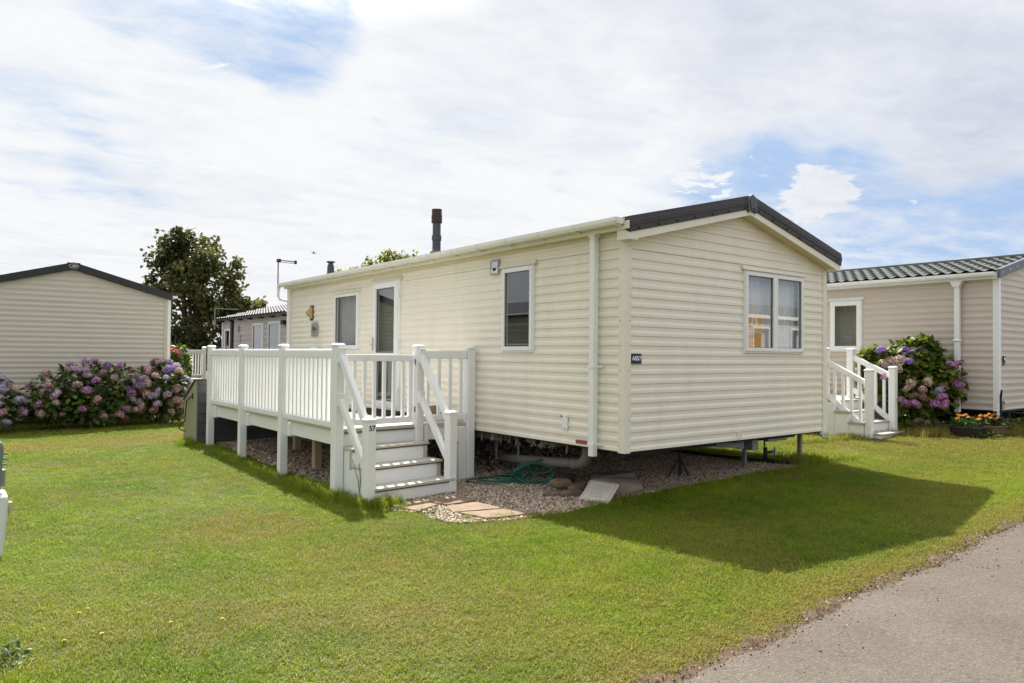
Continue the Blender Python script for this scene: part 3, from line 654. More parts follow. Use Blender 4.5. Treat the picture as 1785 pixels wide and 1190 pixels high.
# ------------------------------------------------------------------ the white deck
DZ = .10; DX = -1.755
P4 = Vector((-1.80, 2.49, 0)); P5 = Vector((-.765, 2.56, 0)); PB = Vector((-.095, 2.47, 0))
ang = math.radians(5); eS = Vector((math.cos(ang), math.sin(ang), 0)); nS = Vector((math.sin(ang), -math.cos(ang), 0))
deck = thing('deck', 'white railed deck with gate and steps along the cream caravan', 'deck', (-1.0, 4.8, -.58))
mb = MB(); mb.prism([(DX, 7.26), (DX, 2.50), (-.765, 2.585), (-.02, 2.49), (-.02, 7.26)], DZ - .03, DZ, lambda u, v, w: (u, v, w)); mb.build('deck_board', M['deck'], deck)
mb = MB(); mb.box((DX - .012, 2.55, DZ - .032), (DX, 7.27, DZ - .002)); mb.beam(Vector((-1.75, 2.497, DZ - .016)), Vector((-.80, 2.572, DZ - .016)), .03, .034); mb.beam(Vector((-.74, 2.575, DZ - .016)), Vector((-.06, 2.483, DZ - .016)), .03, .034)
build_each(mb, 'deck_edge', M['tan'], deck)
mb = MB(); mb.beam(Vector((-1.75, 2.483, DZ - .040)), Vector((-.80, 2.557, DZ - .040)), .03, .014); mb.build('step_shade_strip', M['nosing_shade'], deck)  # dark strip paints the shade under the deck edge
mb = MB(); mb.box((DX, 2.55, -.085), (DX + .025, 7.26, DZ - .034)); mb.beam(Vector((-1.75, 2.51, -.01)), Vector((-.80, 2.585, -.01)), .022, .155); mb.beam(Vector((-.74, 2.59, -.01)), Vector((-.03, 2.50, -.01)), .022, .155)
mb.box((DX, 7.26, -.085), (-.02, 7.285, DZ - .034)); mb.build('fascia', M['vinyl'], deck)
mb = MB()
for y in np.arange(2.9, 7.2, .45): mb.box((DX + .03, y - .022, -.07), (-.05, y + .022, DZ - .035))
build_each(mb, 'joist', M['timber'], deck)
def post(parent, c, w, z0, z1, m=M['vinyl'], rz=0, capw=1.14, name='post'):
    X = Matrix.Translation((c[0], c[1], 0)) @ Matrix.Rotation(rz, 4, 'Z'); h = w / 2
    mb = MB(); mb.box((-h, -h, z0), (h, h, z1), X); p = mb.build(name, m, parent, bevel=.007)
    k = h * capw; mb = MB(); mb.box((-k, -k, z1), (k, k, z1 + .022), X)
    mb.add([X @ Vector(v) for v in [(-k, -k, z1 + .0225), (k, -k, z1 + .0225), (k, k, z1 + .0225), (-k, k, z1 + .0225), (-k * .55, -k * .55, z1 + .035), (k * .55, -k * .55, z1 + .035), (k * .55, k * .55, z1 + .035), (-k * .55, k * .55, z1 + .035)]],
           [(4, 5, 6, 7), (0, 1, 5, 4), (1, 2, 6, 5), (2, 3, 7, 6), (3, 0, 4, 7), (0, 3, 2, 1)])
    mb.build('post_cap', m, p, bevel=.003); return p
PX = -1.81; ys = [7.19, 5.62, 4.06]
for i, y in enumerate(ys):
    p = post(deck, (PX, y), .10, gz(PX, y) - .15, .995)
    mb = MB(); mb.box((DX - .028, y - .165, -.105), (DX + .03, y - .0525, DZ - .036)); mb.build('post_bracket', M['vinyl'], p, bevel=.004)
RZ = ang
post(deck, P4, .105, gz(P4.x, P4.y) - .15, .995, rz=RZ); p5 = post(deck, P5, .105, gz(P5.x, P5.y) - .1, .995, rz=RZ); post(deck, PB, .10, gz(PB.x, PB.y) - .1, .985)
mb = MB(); mb.box((PB.x - .19, PB.y - .02, -.125), (PB.x - .052, PB.y + .06, DZ - .045)); mb.build('post_bracket', M['vinyl'], deck, bevel=.008)
mb = MB(); mb.box((PB.x - .16, PB.y - .03, gz(PB.x, PB.y) - .1), (PB.x - .054, PB.y + .06, -.126)); mb.build('support_post', M['vinyl'], deck, bevel=.006)
mb = MB(); mb.beam(P5 + Vector((.075, -.01, -.01)), P5 + Vector((.13, -.012, -.01)), .05, .21); mb.build('post_bracket', M['vinyl'], deck, bevel=.006)
for (x, y) in ((-.12, 7.15),): post(deck, (x, y), .10, gz(x, y) - .1, .995)
for (x, y) in ((-1.30, 4.2), (-.9, 5.9)): mb = MB(); mb.box((x - .05, y - .05, gz(x, y) - .1), (x + .05, y + .05, -.07)); mb.build('support_post', M['timber'], deck, bevel=.006)
def rail_panel(parent, a, b, zt, zb, n, bw=.04, hh=.088, first=None):
    a, b = Vector(a), Vector(b); d = (b - a).normalized()
    mb = MB(); mb.beam(a + Vector((0, 0, zt - hh / 2)), b + Vector((0, 0, zt - hh / 2)), .052, hh); mb.beam(a + Vector((0, 0, zt + .004)), b + Vector((0, 0, zt + .004)), .044, .020)
    r = mb.build('railing', M['vinyl'], parent, bevel=.006)
    mb = MB(); mb.beam(a + Vector((0, 0, zb + .035)), b + Vector((0, 0, zb + .035)), .050, .07); mb.build('bottom_rail', M['vinyl'], r, bevel=.008)
    L = (b - a).length; base = MB().beam(Vector((0, 0, zb + .068)), Vector((0, 0, zt - hh + .002)), bw, bw, up=d)
    b0 = None
    for k in range(n):
        c = a + d * (L * (k + .5) / n)
        if b0 is None:
            mb = MB(); mb.v = [tuple(Vector(v) + c) for v in base.v]; mb.f = base.f; b0 = mb.build('baluster', M['vinyl'], r, bevel=.004); c0 = c
        else:
            o = b0.copy(); S.collection.objects.link(o); o.parent = r; o.location = c - c0
    return r
yy = [7.19, 5.62, 4.06, 2.49]
for i in range(3): rail_panel(deck, (PX, yy[i] - .052, 0), (PX, yy[i + 1] + .052, 0), .955, .112, 12)
rail_panel(deck, P5 + Vector((.053, 0, 0)), PB + Vector((-.052, 0, 0)), .955, .135, 4)
rail_panel(deck, (PX + .05, 7.21, 0), (-.17, 7.17, 0), .955, .135, 11)
# gate
ga, gb = P4 + eS * .085, P5 - eS * .065; off = Vector((0, .03, 0))
mb = MB(); ga2, gb2 = ga + off, gb + off
for z, h in ((.875, .075), (.165, .07)): mb.beam(ga2 + Vector((0, 0, z)), gb2 + Vector((0, 0, z)), .048, h)
for c in (ga2 + eS * .026, gb2 - eS * .03): mb.beam(c + Vector((0, 0, .20)), c + Vector((0, 0, .838)), .05, .055, up=eS)
gate = mb.build('gate', M['vinyl'], deck, bevel=.006)
for k in range(6):
    c = ga2 + (gb2 - ga2) * ((k + 1) / 7.0); mb = MB(); mb.beam(c + Vector((0, 0, .199)), c + Vector((0, 0, .838)), .030, .042, up=eS); mb.build('baluster', M['vinyl'], gate, bevel=.004)
mb = MB()
for z in (.80, .25): mb.tube([P5 - eS * .056 + Vector((0, -.02, z)), P5 - eS * .056 + Vector((0, -.02, z + .06))], .010, 8)
build_each(mb, 'gate_hinge', M['steel'], gate)
# steps
NL = P4 + nS * .62 + eS * .01; NR = P5 + nS * .62 + eS * .005
zg = -.64
A0 = P4 + eS * .057; Wd = (P5 - P4).dot(eS)
steps = MB(); treadz = [-.085, -.262, -.445]; runs = [.225, .455, .685]
SX = Matrix(((eS.x, nS.x, 0, P4.x), (eS.y, nS.y, 0, P4.y), (0, 0, 1, 0), (0, 0, 0, 1)))     # local: u across, v outward
u0, u1 = .054, Wd - .03
for k, (z, r) in enumerate(zip(treadz, runs)):
    r0 = .03 if k == 0 else runs[k - 1] - .03
    ua = u0 if k == 0 else u0; ub = u1 + (.05 if k else .03)
    mb = MB(); mb.box((ua, r0, z - .030), (ub, r, z), SX); tr = mb.build('tread', M['tread'], deck, bevel=.003)
    mb = MB(); mb.box((ua, r + .001, z - .022), (ub + .002, r + .014, z + .002), SX); mb.box((ub + .0005, r0, z - .024), (ub + .012, r + .013, z + .001), SX); mb.build('nosing_strip', M['tan'], tr)
    mb = MB(); mb.box((ua, r - .006, z - .034), (ub + .001, r + .006, z - .0225), SX); mb.build('nosing_shadow_strip', M['nosing_shade'], tr)  # shadow line below the tread edge, painted as a dark strip
    zb = treadz[k + 1] - .002 if k < 2 else gz(-1.2, 1.8) - .1
    mb = MB(); mb.box((ua + .004, r - .035, zb), (ub - .052, r - .014, z - .041), SX); mb.build('riser', M['vinyl'], deck)
    mb = MB(); mb.box((ub - .050, r - .04, zb), (ub, r - .010, z - .041), SX); mb.build('riser_trim', M['tan'], deck)
mb = MB(); mb.box((u0 + .004, .03, -.62), (u0 + .024, runs[0] - .045, treadz[0] - .034), SX); mb.box((u0 + .003, runs[0] - .065, -.62), (u0 + .024, runs[1] - .045, treadz[1] - .034), SX); mb.box((u0 + .002, runs[1] - .065, -.64), (u0 + .024, runs[2] - .045, treadz[2] - .034), SX)
mb.box((u1 - .03, .03, -.66), (u1 - .01, runs[1] - .045, treadz[1] - .036), SX); build_each(mb, 'stringer', M['vinyl'], deck)
mb = MB(); mb.box((u0 - .002, runs[0] - .055, treadz[1] - .05), (u0 + .0015, runs[0] - .008, treadz[0] - .035), SX); mb.build('riser_trim', M['tan'], deck)
nl = post(deck, NL, .105, gz(NL.x, NL.y) - .1, .235, rz=RZ, name='newel_post'); nr = post(deck, NR, .105, gz(NR.x, NR.y) - .1, .262, rz=RZ, name='newel_post')
TX = Matrix(((eS.x, 0, nS.x, 0), (eS.y, 0, nS.y, 0), (0, 1, 0, 0), (0, 0, 0, 1)))
c = NL + nS * .0535 + eS * .004; text('57', 'house_number', M['ink'], nl, Matrix.Translation(Vector((c.x, c.y, .165))) @ TX, .072, .001, .0022)
for top, nw, zt in ((P4, NL, .215), (P5, NR, .235)):
    a = top + nS * .062; b = nw - nS * .052
    mb = MB(); mb.beam(a + Vector((0, 0, .90)), b + Vector((0, 0, zt - .02)), .062, .085); h = mb.build('handrail', M['vinyl'], deck, bevel=.010)
    mb = MB(); mb.beam(a + Vector((0, 0, .905)) - nS * .012, a + Vector((0, 0, .905)) + nS * .030, .085, .17); mb.build('rail_bracket', M['vinyl'], h, bevel=.006)
    mb = MB(); mb.beam(a + Vector((0, 0, .42)), b + Vector((0, 0, zt - .47)), .055, .080); h = mb.build('lower_handrail', M['vinyl'], deck, bevel=.010)
    mb = MB(); mb.beam(a + Vector((0, 0, .425)) - nS * .012, a + Vector((0, 0, .425)) + nS * .030, .078, .14); mb.build('rail_bracket', M['vinyl'], h, bevel=.006)
# doormat and pot on the deck
mb = MB(); mb.box((-.62, 3.75, DZ), (-.12, 4.95, DZ + .02)); tag(mb.build('doormat', M['mat_'], bevel=.006), 'dark bristle doormat lying on the deck in front of the glazed door', 'doormat')
mb = MB(); mb.lathe([(.075, .0), (.10, .14), (.105, .14), (.105, .165), (.09, .165), (.085, .13)], (-.22, 3.02, DZ), 16); tag(mb.build('plant_pot', M['terracotta']), 'small brown pot on the deck behind the balusters against the cream wall', 'pot')

# storage chest at the far end of the deck
chest = thing('storage_chest', 'olive and grey ribbed storage chest with sloped lid at the far end of the deck', 'storage box', (-1.1, 7.85, -.58))
gx = gz(-1.9, 7.7) - .08
mb = MB(); mb.prism([(7.44, gx), (8.20, gx), (8.20, .10), (7.52, .455), (7.44, .465)], -1.955, -1.93, lambda u, v, w: (w, u, v)); mb.build('end_panel', M['olive'], chest)
mb = MB(); mb.box((-1.945, 7.425, gx), (-.05, 7.438, .465))
z = gx + .12
while z < .45: mb.box((-1.95, 7.405, z), (-.05, 7.4245, z + .03)); z += .155
mb.build('back_panel', M['slate'], chest)
mb = MB(); mb.prism([(7.41, .470), (7.53, .462), (8.22, .108), (8.22, .13), (7.53, .485), (7.41, .492)], -1.975, -.04, lambda u, v, w: (w, u, v)); mb.build('lid', M['slate'], chest)
mb = MB(); mb.box((-1.93, 8.185, gx), (-.05, 8.20, .10)); mb.build('front_panel', M['olive'], chest)
mb = MB(); mb.tube([(-1.957, 7.66, .20), (-1.99, 7.66, .20), (-2.0, 7.70, .17), (-2.0, 7.86, .12), (-2.0, 7.90, .0), (-2.01, 7.92, -.22), (-2.05, 8.04, -.27), (-2.05, 8.12, -.36), (-1.96, 8.1, -.40)], .011, 6); mb.tube([(-1.957, 7.66, .16), (-1.957, 7.66, .25)], .018, 6); mb.build('latch_rod', M['dsteel'], chest)

# ------------------------------------------------------------------ neighbours
def neighbour(root, X, W_, L_, ze, zr, wall_m, holes_long, holes_gable, P=.094, joints=(.835, 1.956), trim=None):
    return shell(root, X, W_, L_, 0, ze, zr, P, list(joints), wall_m, holes_long, holes_gable, trim)
# left neighbour: gable towards us
LX, LY, LZ = -4.905, 12.7, -.05
ln = thing('static_caravan', 'beige static caravan end wall with black roof edge behind the hydrangeas', 'caravan', (LX + 1.83, LY + 4, -.6))
X = Matrix.Translation((LX, LY, LZ)); neighbour(ln, X, 3.66, 8.5, 2.14, 2.66, M['beige'], [], [], .104, (.835, 1.98), M['pinkbeige'])
mb = MB(); roof_sheet(mb, -.07, 2.24, 1.83, 2.79, -.06, 8.6, .05); roof_sheet(mb, 3.73, 2.24, 1.83, 2.79, -.06, 8.6, .05); mb.v = [X @ Vector(v) for v in mb.v]; mb.build('roof', M['charcoal'], ln)
mb = MB()
for sx in (-1, 1):
    X0 = 1.83 + sx * 1.91
    q = [(X0, -.09, 2.115), (1.83, -.09, 2.665), (1.83, -.09, 2.81), (X0, -.09, 2.26), (X0, -.061, 2.115), (1.83, -.061, 2.665), (1.83, -.061, 2.81), (X0, -.061, 2.26)]
    mb.add([X @ Vector(v) for v in q], [(0, 1, 2, 3), (7, 6, 5, 4), (0, 4, 5, 1), (1, 5, 6, 2), (2, 6, 7, 3), (3, 7, 4, 0)])
mb.build('bargeboard', M['charcoal'], ln)
mb = MB(); mb.box((1.71, -.10, 2.645), (1.95, -.091, 2.80), X); bd = mb.build('badge_plate', M['charcoal'], ln, bevel=.01)
mb = MB(); n = 28; vs = []; fs = []
for i in range(n):
    t = 2 * math.pi * i / n
    for r in (1, .88): 
        for yv in (-.108, -.10): vs.append(X @ Vector((1.83 + .085 * r * math.cos(t), yv, 2.725 + .048 * r * math.sin(t))))
for i in range(n):
    a = i * 4; b = ((i + 1) % n) * 4; fs += [(a, b, b + 2, a + 2), (a, a + 1, b + 1, b), (a + 2, b + 2, b + 3, a + 3)]
mb.add(vs, fs); mb.build('badge_ring', M['alu'], bd, fix=False)
text('ABi', 'badge_lettering', M['alu'], bd, X @ on_gable(1.83, 2.725, .1015), .062, .001, .001, .3)
gutter(ln, X, 3.80, -.07, 8.55, 2.225, M['pvc'], None, -1)
mb = MB(); mb.box((3.665, -.018, -.01), (3.73, .06, 2.14), X); mb.build('downpipe', M['pvc'], ln)
mb = MB(); mb.tube([X @ Vector(v) for v in ((.2, 2.2, 2.2), (.2, 2.2, 3.36))], .014, 6); mb.tube([X @ Vector(v) for v in ((.02, 2.0, 3.30), (.55, 2.6, 3.30))], .012, 6); mb.box((.50, 2.54, 3.26), (.58, 2.64, 3.36), X); mb.build('television_aerial', M['ink'], ln)
lx = thing('static_caravan', 'beige static caravan beyond the left photo edge, mirrored in a side window', 'caravan', (-10.3, 13, -.6))
X = Matrix.Translation((-12.3, 9.5, -.05)); hq = [(1.0, 2.6, .8, 1.9)]
_, mgx = neighbour(lx, X, 3.66, 8.5, 2.14, 2.66, M['beige'], [], [(a + .01, b - .01, c + .01, d - .01) for a, b, c, d in hq], .104, (.835, 1.98), M['pvc'])
for h in hq: window(lx, mgx, *h, hood=False)
mb = MB(); roof_sheet(mb, -.07, 2.24, 1.83, 2.79, -.06, 8.6, .05); roof_sheet(mb, 3.73, 2.24, 1.83, 2.79, -.06, 8.6, .05); mb.v = [X @ Vector(v) for v in mb.v]; mb.build('roof', M['charcoal'], lx)
gutter(lx, X, 3.80, -.07, 8.55, 2.225, M['pvc'], None, -1)
# right neighbour: tiled roof
RX, RY, RZ_ = 8.015, -.49, .11
rn = thing('static_caravan', 'pinkish beige static caravan with grey tiled roof at the right edge', 'caravan', (RX + 1.83, RY + 4.5, -.2))
X = Matrix.Translation((RX, RY, RZ_))
rw = (2.155, 2.765, .93, 1.88)
ml2, mg2 = neighbour(rn, X, 3.66, 9.0, 2.10, 2.52, M['pinkbeige'], [(rw[0] + .01, rw[1] - .01, rw[2] + .01, rw[3] - .01)], [], .107, (.835, 1.80), M['pvc'])
window(rn, ml2, *rw, curtain=[(2.2, 2.74, M['interior'], .01, .1)], hood_m=M['pvc'], glass=M['dglass'], fw=.085)
mb = MB(); tile_roof(mb, -.12, 2.19, 1.83, 2.62, -.02, 9.1); tile_roof(mb, 3.78, 2.19, 1.83, 2.62, -.02, 9.1); mb.v = [X @ Vector(v) for v in mb.v]; rr = mb.build('roof', M['tile'], rn, fix=False)
mb = MB(); mb.box((1.74, -.02, 2.635), (1.92, 9.1, 2.672), X); mb.build('ridge_cap', M['tile'], rr)
mb = MB()
for sx in (-1, 1):
    X0 = 1.83 + sx * 1.96
    q = [(X0, -.075, 2.09), (1.83, -.075, 2.545), (1.83, -.075, 2.69), (X0, -.075, 2.235), (X0, -.02, 2.09), (1.83, -.02, 2.545), (1.83, -.02, 2.69), (X0, -.02, 2.235)]
    mb.add([X @ Vector(v) for v in q], [(0, 1, 2, 3), (7, 6, 5, 4), (0, 4, 5, 1), (1, 5, 6, 2), (2, 6, 7, 3), (3, 7, 4, 0)])
vb = mb.build('bargeboard', M['bluegrey'], rn)
mb = MB()
for k in range(6):
    u = .05 + k * .16; c = X @ Vector((-.13 + 1.96 * u, -.076, 2.165 + .455 * u)); mb.tube([c, c + Vector((0, -.008, 0))], .012, 6)
build_each(mb, 'screw_cap', M['white'], vb)
mb = MB(); mb.box((-.135, -.03, 2.085), (-.115, 9.05, 2.185), X); mb.box((-.115, -.03, 2.095), (-.002, 9.05, 2.11), X); build_each(mb, 'fascia_board', M['pvc'], rn)
gutter(rn, X, -.19, -.02, 9.0, 2.19, M['pvc'], None, 1)
mb = MB(); mb.box((-.11, .52, -.06), (-.04, .60, 2.02), X); mb.box((-.125, .505, 1.10), (-.03, .615, 1.135), X); mb.prism([(.46, 2.10), (.66, 2.10), (.605, 1.99), (.515, 1.99)], -.15, -.035, lambda u, v, w: X @ Vector((w, u, v))); mb.build('downpipe', M['pvc'], rn, bevel=.006)
mb = MB(); mb.box((.15, -.028, .72), (.225, -.012, .865), X); sgr = mb.build('wall_sign', M['navy'], rn)
mb = MB(); mb.box((.165, -.030, .80), (.21, -.0285, .845), X); mb.box((.165, -.030, .735), (.21, -.0285, .745), X); mb.build('sign_marking', M['white'], sgr)
mb = MB(); mb.box((.11, -.028, .02), (.19, -.012, .15), X); gv = mb.build('gable_vent', M['plate'], rn)
mb = MB(); mb.box((.12, -.030, .105), (.145, -.0285, .14), X); mb.box((.15, -.030, .105), (.175, -.0285, .14), X); build_each(mb, 'vent_opening', M['ink'], gv)
mb = MB(); mb.box((.01, 2.93, 1.98), (.05, 2.99, 2.12), X); mb.v = [tuple(Vector(v) + Vector((-.05, 0, -.08))) for v in mb.v]; mb.build('wall_lamp', M['lampgold'], rn)
mb = MB()
for x in (.8, 2.9): mb.beam(X @ Vector((x, .1, -.10)), X @ Vector((x, 8.6, -.10)), .06, .16)
mb.box((.4, .06, -.05), (3.3, .12, -.025), X); mb.build('chassis', M['dsteel'], rn)
mb = MB(); mb.box((1.2, -.1, -.09), (3.4, .02, -.05), X); build_each(mb, 'step_board', M['pvc'], rn)
for (x, y) in ((.75, .3), (.35, 1.1), (2.8, .3), (2.8, 4.2)):
    p = X @ Vector((x, y, 0)); g = gz(p.x, p.y); mb = MB(); mb.box((p.x - .03, p.y - .03, g - .05), (p.x + .03, p.y + .03, RZ_ - .01)); mb.build('support_leg', M['steel'], rn)
# far grey caravan
fx, fy = 2.25, 11.53
fg = thing('static_caravan', 'small mauve grey static caravan with pale tiled roof behind the deck railing', 'caravan', (fx + 2, fy + 4, -.5))
X = Matrix.Translation((fx, fy, 0))
fh = [(3.65, 4.6, .1, 1.82), (5.05, 5.95, .5, 1.80), (8.15, 8.75, .3, 1.70)]
ml3, mg3 = neighbour(fg, X, 3.66, 9.1, 2.0, 2.5, M['mauve'], [(a + .01, b - .01, c + .01, d - .01) for a, b, c, d in fh], [], .16, (.0, 1.95), M['pvc'])
for h in fh: window(fg, ml3, *h, curtain=[(h[0] + .05, h[0] + .3, M['curtain'])], hood=False)
mb = MB(); tile_roof(mb, -.16, 2.03, 1.83, 2.56, -.2, 9.3, .24); tile_roof(mb, 3.82, 2.03, 1.83, 2.56, -.2, 9.3, .24); mb.v = [X @ Vector(v) for v in mb.v]; rr = mb.build('roof', M['tile2'], fg, fix=False)
mb = MB(); mb.box((.45, 2.2, 2.215), (.75, 3.3, 2.28), X); mb.build('roof_window', M['slate'], rr)
mb = MB(); mb.box((-.17, -.2, 1.965), (-.13, 9.3, 2.03), X)
for k in range(10): mb.box((-.14, .3 + k * .95, 1.93), (-.02, .45 + k * .95, 1.99), X)
mb.build('gutter', M['black'], fg)
mb = MB(); mb.box((-.07, 7.85, -.02), (-.015, 8.02, 1.95), X); mb.build('downpipe', M['black'], fg)
mb = MB(); mb.box((-.08, 7.22, 1.60), (-.014, 7.42, 1.74), X); mb.build('wall_lamp', M['plate'], fg)
mb = MB(); mb.box((-.10, 3.24, 1.70), (-.014, 3.42, 1.82), X); mb.build('wall_lamp', M['ink'], fg)
mb = MB(); mb.box((-.03, 7.12, 1.25), (-.014, 7.5, 1.48), X); mb.build('name_plate', M['plate'], fg)
mb = MB(); mb.tube([X @ Vector(v) for v in ((-.2, 9.3, 1.7), (-.2, 9.3, 2.42))], .013, 6); mb.tube([X @ Vector(v) for v in ((-.2, 9.3, 2.40), (.35, 8.6, 2.37))], .010, 6); mb.box((-.26, 9.27, 1.85), (-.17, 9.36, 2.0), X); mb.build('television_aerial', M['plate'], fg)
# caravan across the road, seen reflected in the gable window
oc = thing('static_caravan', 'mauve static caravan with grey tiled roof across the road, reflected in the gable window', 'caravan', (15.5, -11.5, -.2))
X = Matrix.Translation((9.5, -9.4, .15)) @ Matrix.Rotation(math.radians(-90), 4, 'Z')
ow = [(2.2, 3.1, .3, 1.8), (4.4, 5.4, .9, 1.8), (6.6, 7.2, .9, 1.8), (9.2, 10.2, .9, 1.8)]
X = Matrix.Translation((21.5, -9.4, .15)) @ Matrix.Rotation(math.radians(90), 4, 'Z') @ Matrix.Scale(-1, 4, Vector((1, 0, 0)))
ml4, mg4 = neighbour(oc, X, 3.66, 12, 2.10, 2.52, M['mauve'], [(a + .01, b - .01, c + .01, d - .01) for a, b, c, d in ow], [], .107, (.835, 1.80), M['pvc'])
for h in ow: window(oc, ml4, *h, curtain=[(h[0] + .05, h[0] + .35, M['curtain'])], hood=False)
mb = MB(); tile_roof(mb, -.12, 2.19, 1.83, 2.75, -.1, 12.1, .24); tile_roof(mb, 3.78, 2.19, 1.83, 2.75, -.1, 12.1, .24); mb.v = [X @ Vector(v) for v in mb.v]; mb.build('roof', M['tile'], oc, fix=False)
mb = MB(); mb.box((-.14, -.1, 2.08), (-.11, 12.1, 2.2), X); build_each(mb, 'fascia_board', M['pvc'], oc)

# neighbours' deck at the back left
d2 = thing('deck', 'small white railed deck in the distance between two caravans', 'deck', (.2, 18.5, -.5))
pa, pb = Vector((-1.75, 17.2, 0)), Vector((1.55, 18.9, 0)); dd = (pb - pa).normalized()
for t in (0, .22, .44, .66, .88):
    c = pa + (pb - pa) * t; post(d2, c, .10, gz(c.x, c.y) - .1, 1.05)
    if t < .8: q = pa + (pb - pa) * (t + .22); rail_panel(d2, c + dd * .05, q - dd * .05, .97, .16, 7)
mb = MB(); mb.prism([(pa.x, pa.y), (pb.x, pb.y), (pb.x - .9, pb.y + 2), (pa.x - .9, pa.y + 2)], .06, .10, lambda u, v, w: (u, v, w)); mb.build('deck_board', M['deck'], d2)
mb = MB(); mb.beam(pa + Vector((0, 0, -.06)), pb + Vector((0, 0, -.06)), .03, .22); mb.build('fascia', M['tan'], d2)

# right neighbour's steps
st = thing('entrance_steps', 'white railed entrance steps beside the hydrangea of the right caravan', 'steps', (6.2, .8, -.3))
xl, xr, yb, yt = 5.85, 6.62, .50, 1.17; lz = .26
nlp = post(st, (xl, yb), .10, gz(xl, yb) - .1, .725, name='newel_post'); nrp = post(st, (xr, yb), .10, gz(xr, yb) - .1, .765, name='newel_post'); post(st, (xr, yt), .10, gz(xr, yt) - .1, 1.05); post(st, (xl, yt + .02), .10, gz(xl, yt) - .1, 1.05)
g0 = gz(xl, yb)
for k in range(4):
    z = lz - k * .155; y1 = yt + .05 - k * .22; mb = MB(); mb.box((xl - .11 if k in (1, 2) else xl + .02, y1 - .25, z - .03), (xr + (.02 if k < 3 else -.01), y1, z)); tr = mb.build('tread', M['deck'], st, bevel=.004)
    mb = MB(); mb.box((xl - .085 if k < 3 else xl + .03, y1 - .225, g0 - .1), (xr - .03, y1 - .01, z - .032)); mb.build('riser', M['vinyl'], st)
for x in (xl, xr):
    zt0, zt1 = (.84, .54) if x == xl else (.93, .65)
    mb = MB(); mb.beam((x, yt - .04, zt0), (x, yb + .045, zt1), .05, .085); h = mb.build('railing', M['vinyl'], st, bevel=.008)
    mb = MB(); mb.beam((x, yt - .04, zt0 - .52), (x, yb + .045, zt1 - .69), .05, .085); mb.build('bottom_rail', M['vinyl'], h, bevel=.008)
    for k in range(4):
        t = (k + .7) / 4.4; y = yt - .04 + (yb + .08 - yt) * t; a = zt0 + (zt1 - zt0) * t - .04; b = zt0 - .52 + (zt1 - .69 - zt0 + .52) * t + .04
        mb = MB(); mb.box((x - .018, y - .022, b), (x + .018, y + .022, a)); mb.build('baluster', M['vinyl'], h, bevel=.004)
mb = MB(); mb.box((xl - .05, yt + .06, lz - .035), (RX - .03, yt + 2.5, lz - .002)); mb.build('landing', M['deck'], st)
mb = MB(); mb.box((xl - .03, yt + .065, gz(xl, yt) - .1), (RX - .05, yt + .085, lz - .037)); mb.build('landing_skirt', M['vinyl'], st)
rail_panel(st, (xl, yt + .10, 0), (xl, yt + 2.5, 0), 1.0, .32, 16); rail_panel(st, (xl + .05, yt + 2.5, 0), (RX - .1, yt + 2.5, 0), 1.0, .32, 14)

# ------------------------------------------------------------------ vegetation
def leaf_quad(mb, c, d, n, L, Wd, tint, fold=.25):
    """pointed, slightly folded leaf of 4 faces: c base, d direction, n normal"""
    d = d / np.linalg.norm(d); s = np.cross(d, n); s /= (np.linalg.norm(s) + 1e-9); n = np.cross(s, d)
    p = lambda a, b, h: c + d * (a * L) + s * (b * Wd) + n * (h * L)
    v = [p(0, 0, 0), p(.38, .5, fold * .22), p(.38, 0, 0), p(.38, -.5, fold * .22), p(.72, .36, fold * .12 - .06), p(.72, 0, -.06), p(.72, -.36, fold * .12 - .06), p(1, 0, -.16)]
    mb.add(v, [(0, 2, 1), (0, 3, 2), (1, 2, 5, 4), (2, 3, 6, 5), (4, 5, 7), (5, 6, 7)], tint)
def unit(n=None):
    v = rng.normal(size=3); return v / np.linalg.norm(v)
def flower_head_mesh(m, r=1.0, n=90, flat=.8):
    """a mophead: many four-petal florets over a flattened ball"""
    mb = MB(); g = math.pi * (3 - math.sqrt(5))
    for i in range(n):
        z = 1 - 1.75 * (i + .5) / n; rr = math.sqrt(max(0, 1 - z * z)); t = g * i
        p = np.array([rr * math.cos(t), rr * math.sin(t), z]); p = p / np.linalg.norm(p); rad = r * (.80 + .28 * rng.random())
        a = np.cross(p, [.3, .2, .9]); a /= np.linalg.norm(a); b = np.cross(p, a); th = rng.random() * 6.28
        ca = a * math.cos(th) + b * math.sin(th); cb = -a * math.sin(th) + b * math.cos(th); c = p * rad * np.array([1, 1, flat]); sz = r * .20; tn = float(np.clip(.5 + .38 * rng.normal(), 0, 1))
        for sx, sy in ((1, 0), (0, 1), (-1, 0), (0, -1)):
            dd = ca * sx + cb * sy; ss = ca * -sy + cb * sx; up = p * sz * .10
            mb.add([c, c + dd * sz * .55 + ss * sz * .42 + up, c + dd * sz * 1.0 + up * .4, c + dd * sz * .55 - ss * sz * .42 + up], [(0, 3, 2, 1)], tn)
    core = [(r * .62 * math.sin(a), r * .62 * flat * -math.cos(a)) for a in np.linspace(.05, 3.09, 7)]
    k0 = len(mb.f); mb.lathe(core, (0, 0, 0), 10); mb.t.extend([.1] * (len(mb.f) - k0))
    me_o = mb.build('flower_head', m, None, fix=False); me = me_o.data; bpy.data.objects.remove(me_o); return me
HEADS = [[flower_head_mesh(m, 1.0, 80, f) for f in (.8, .7)] for m in PET]
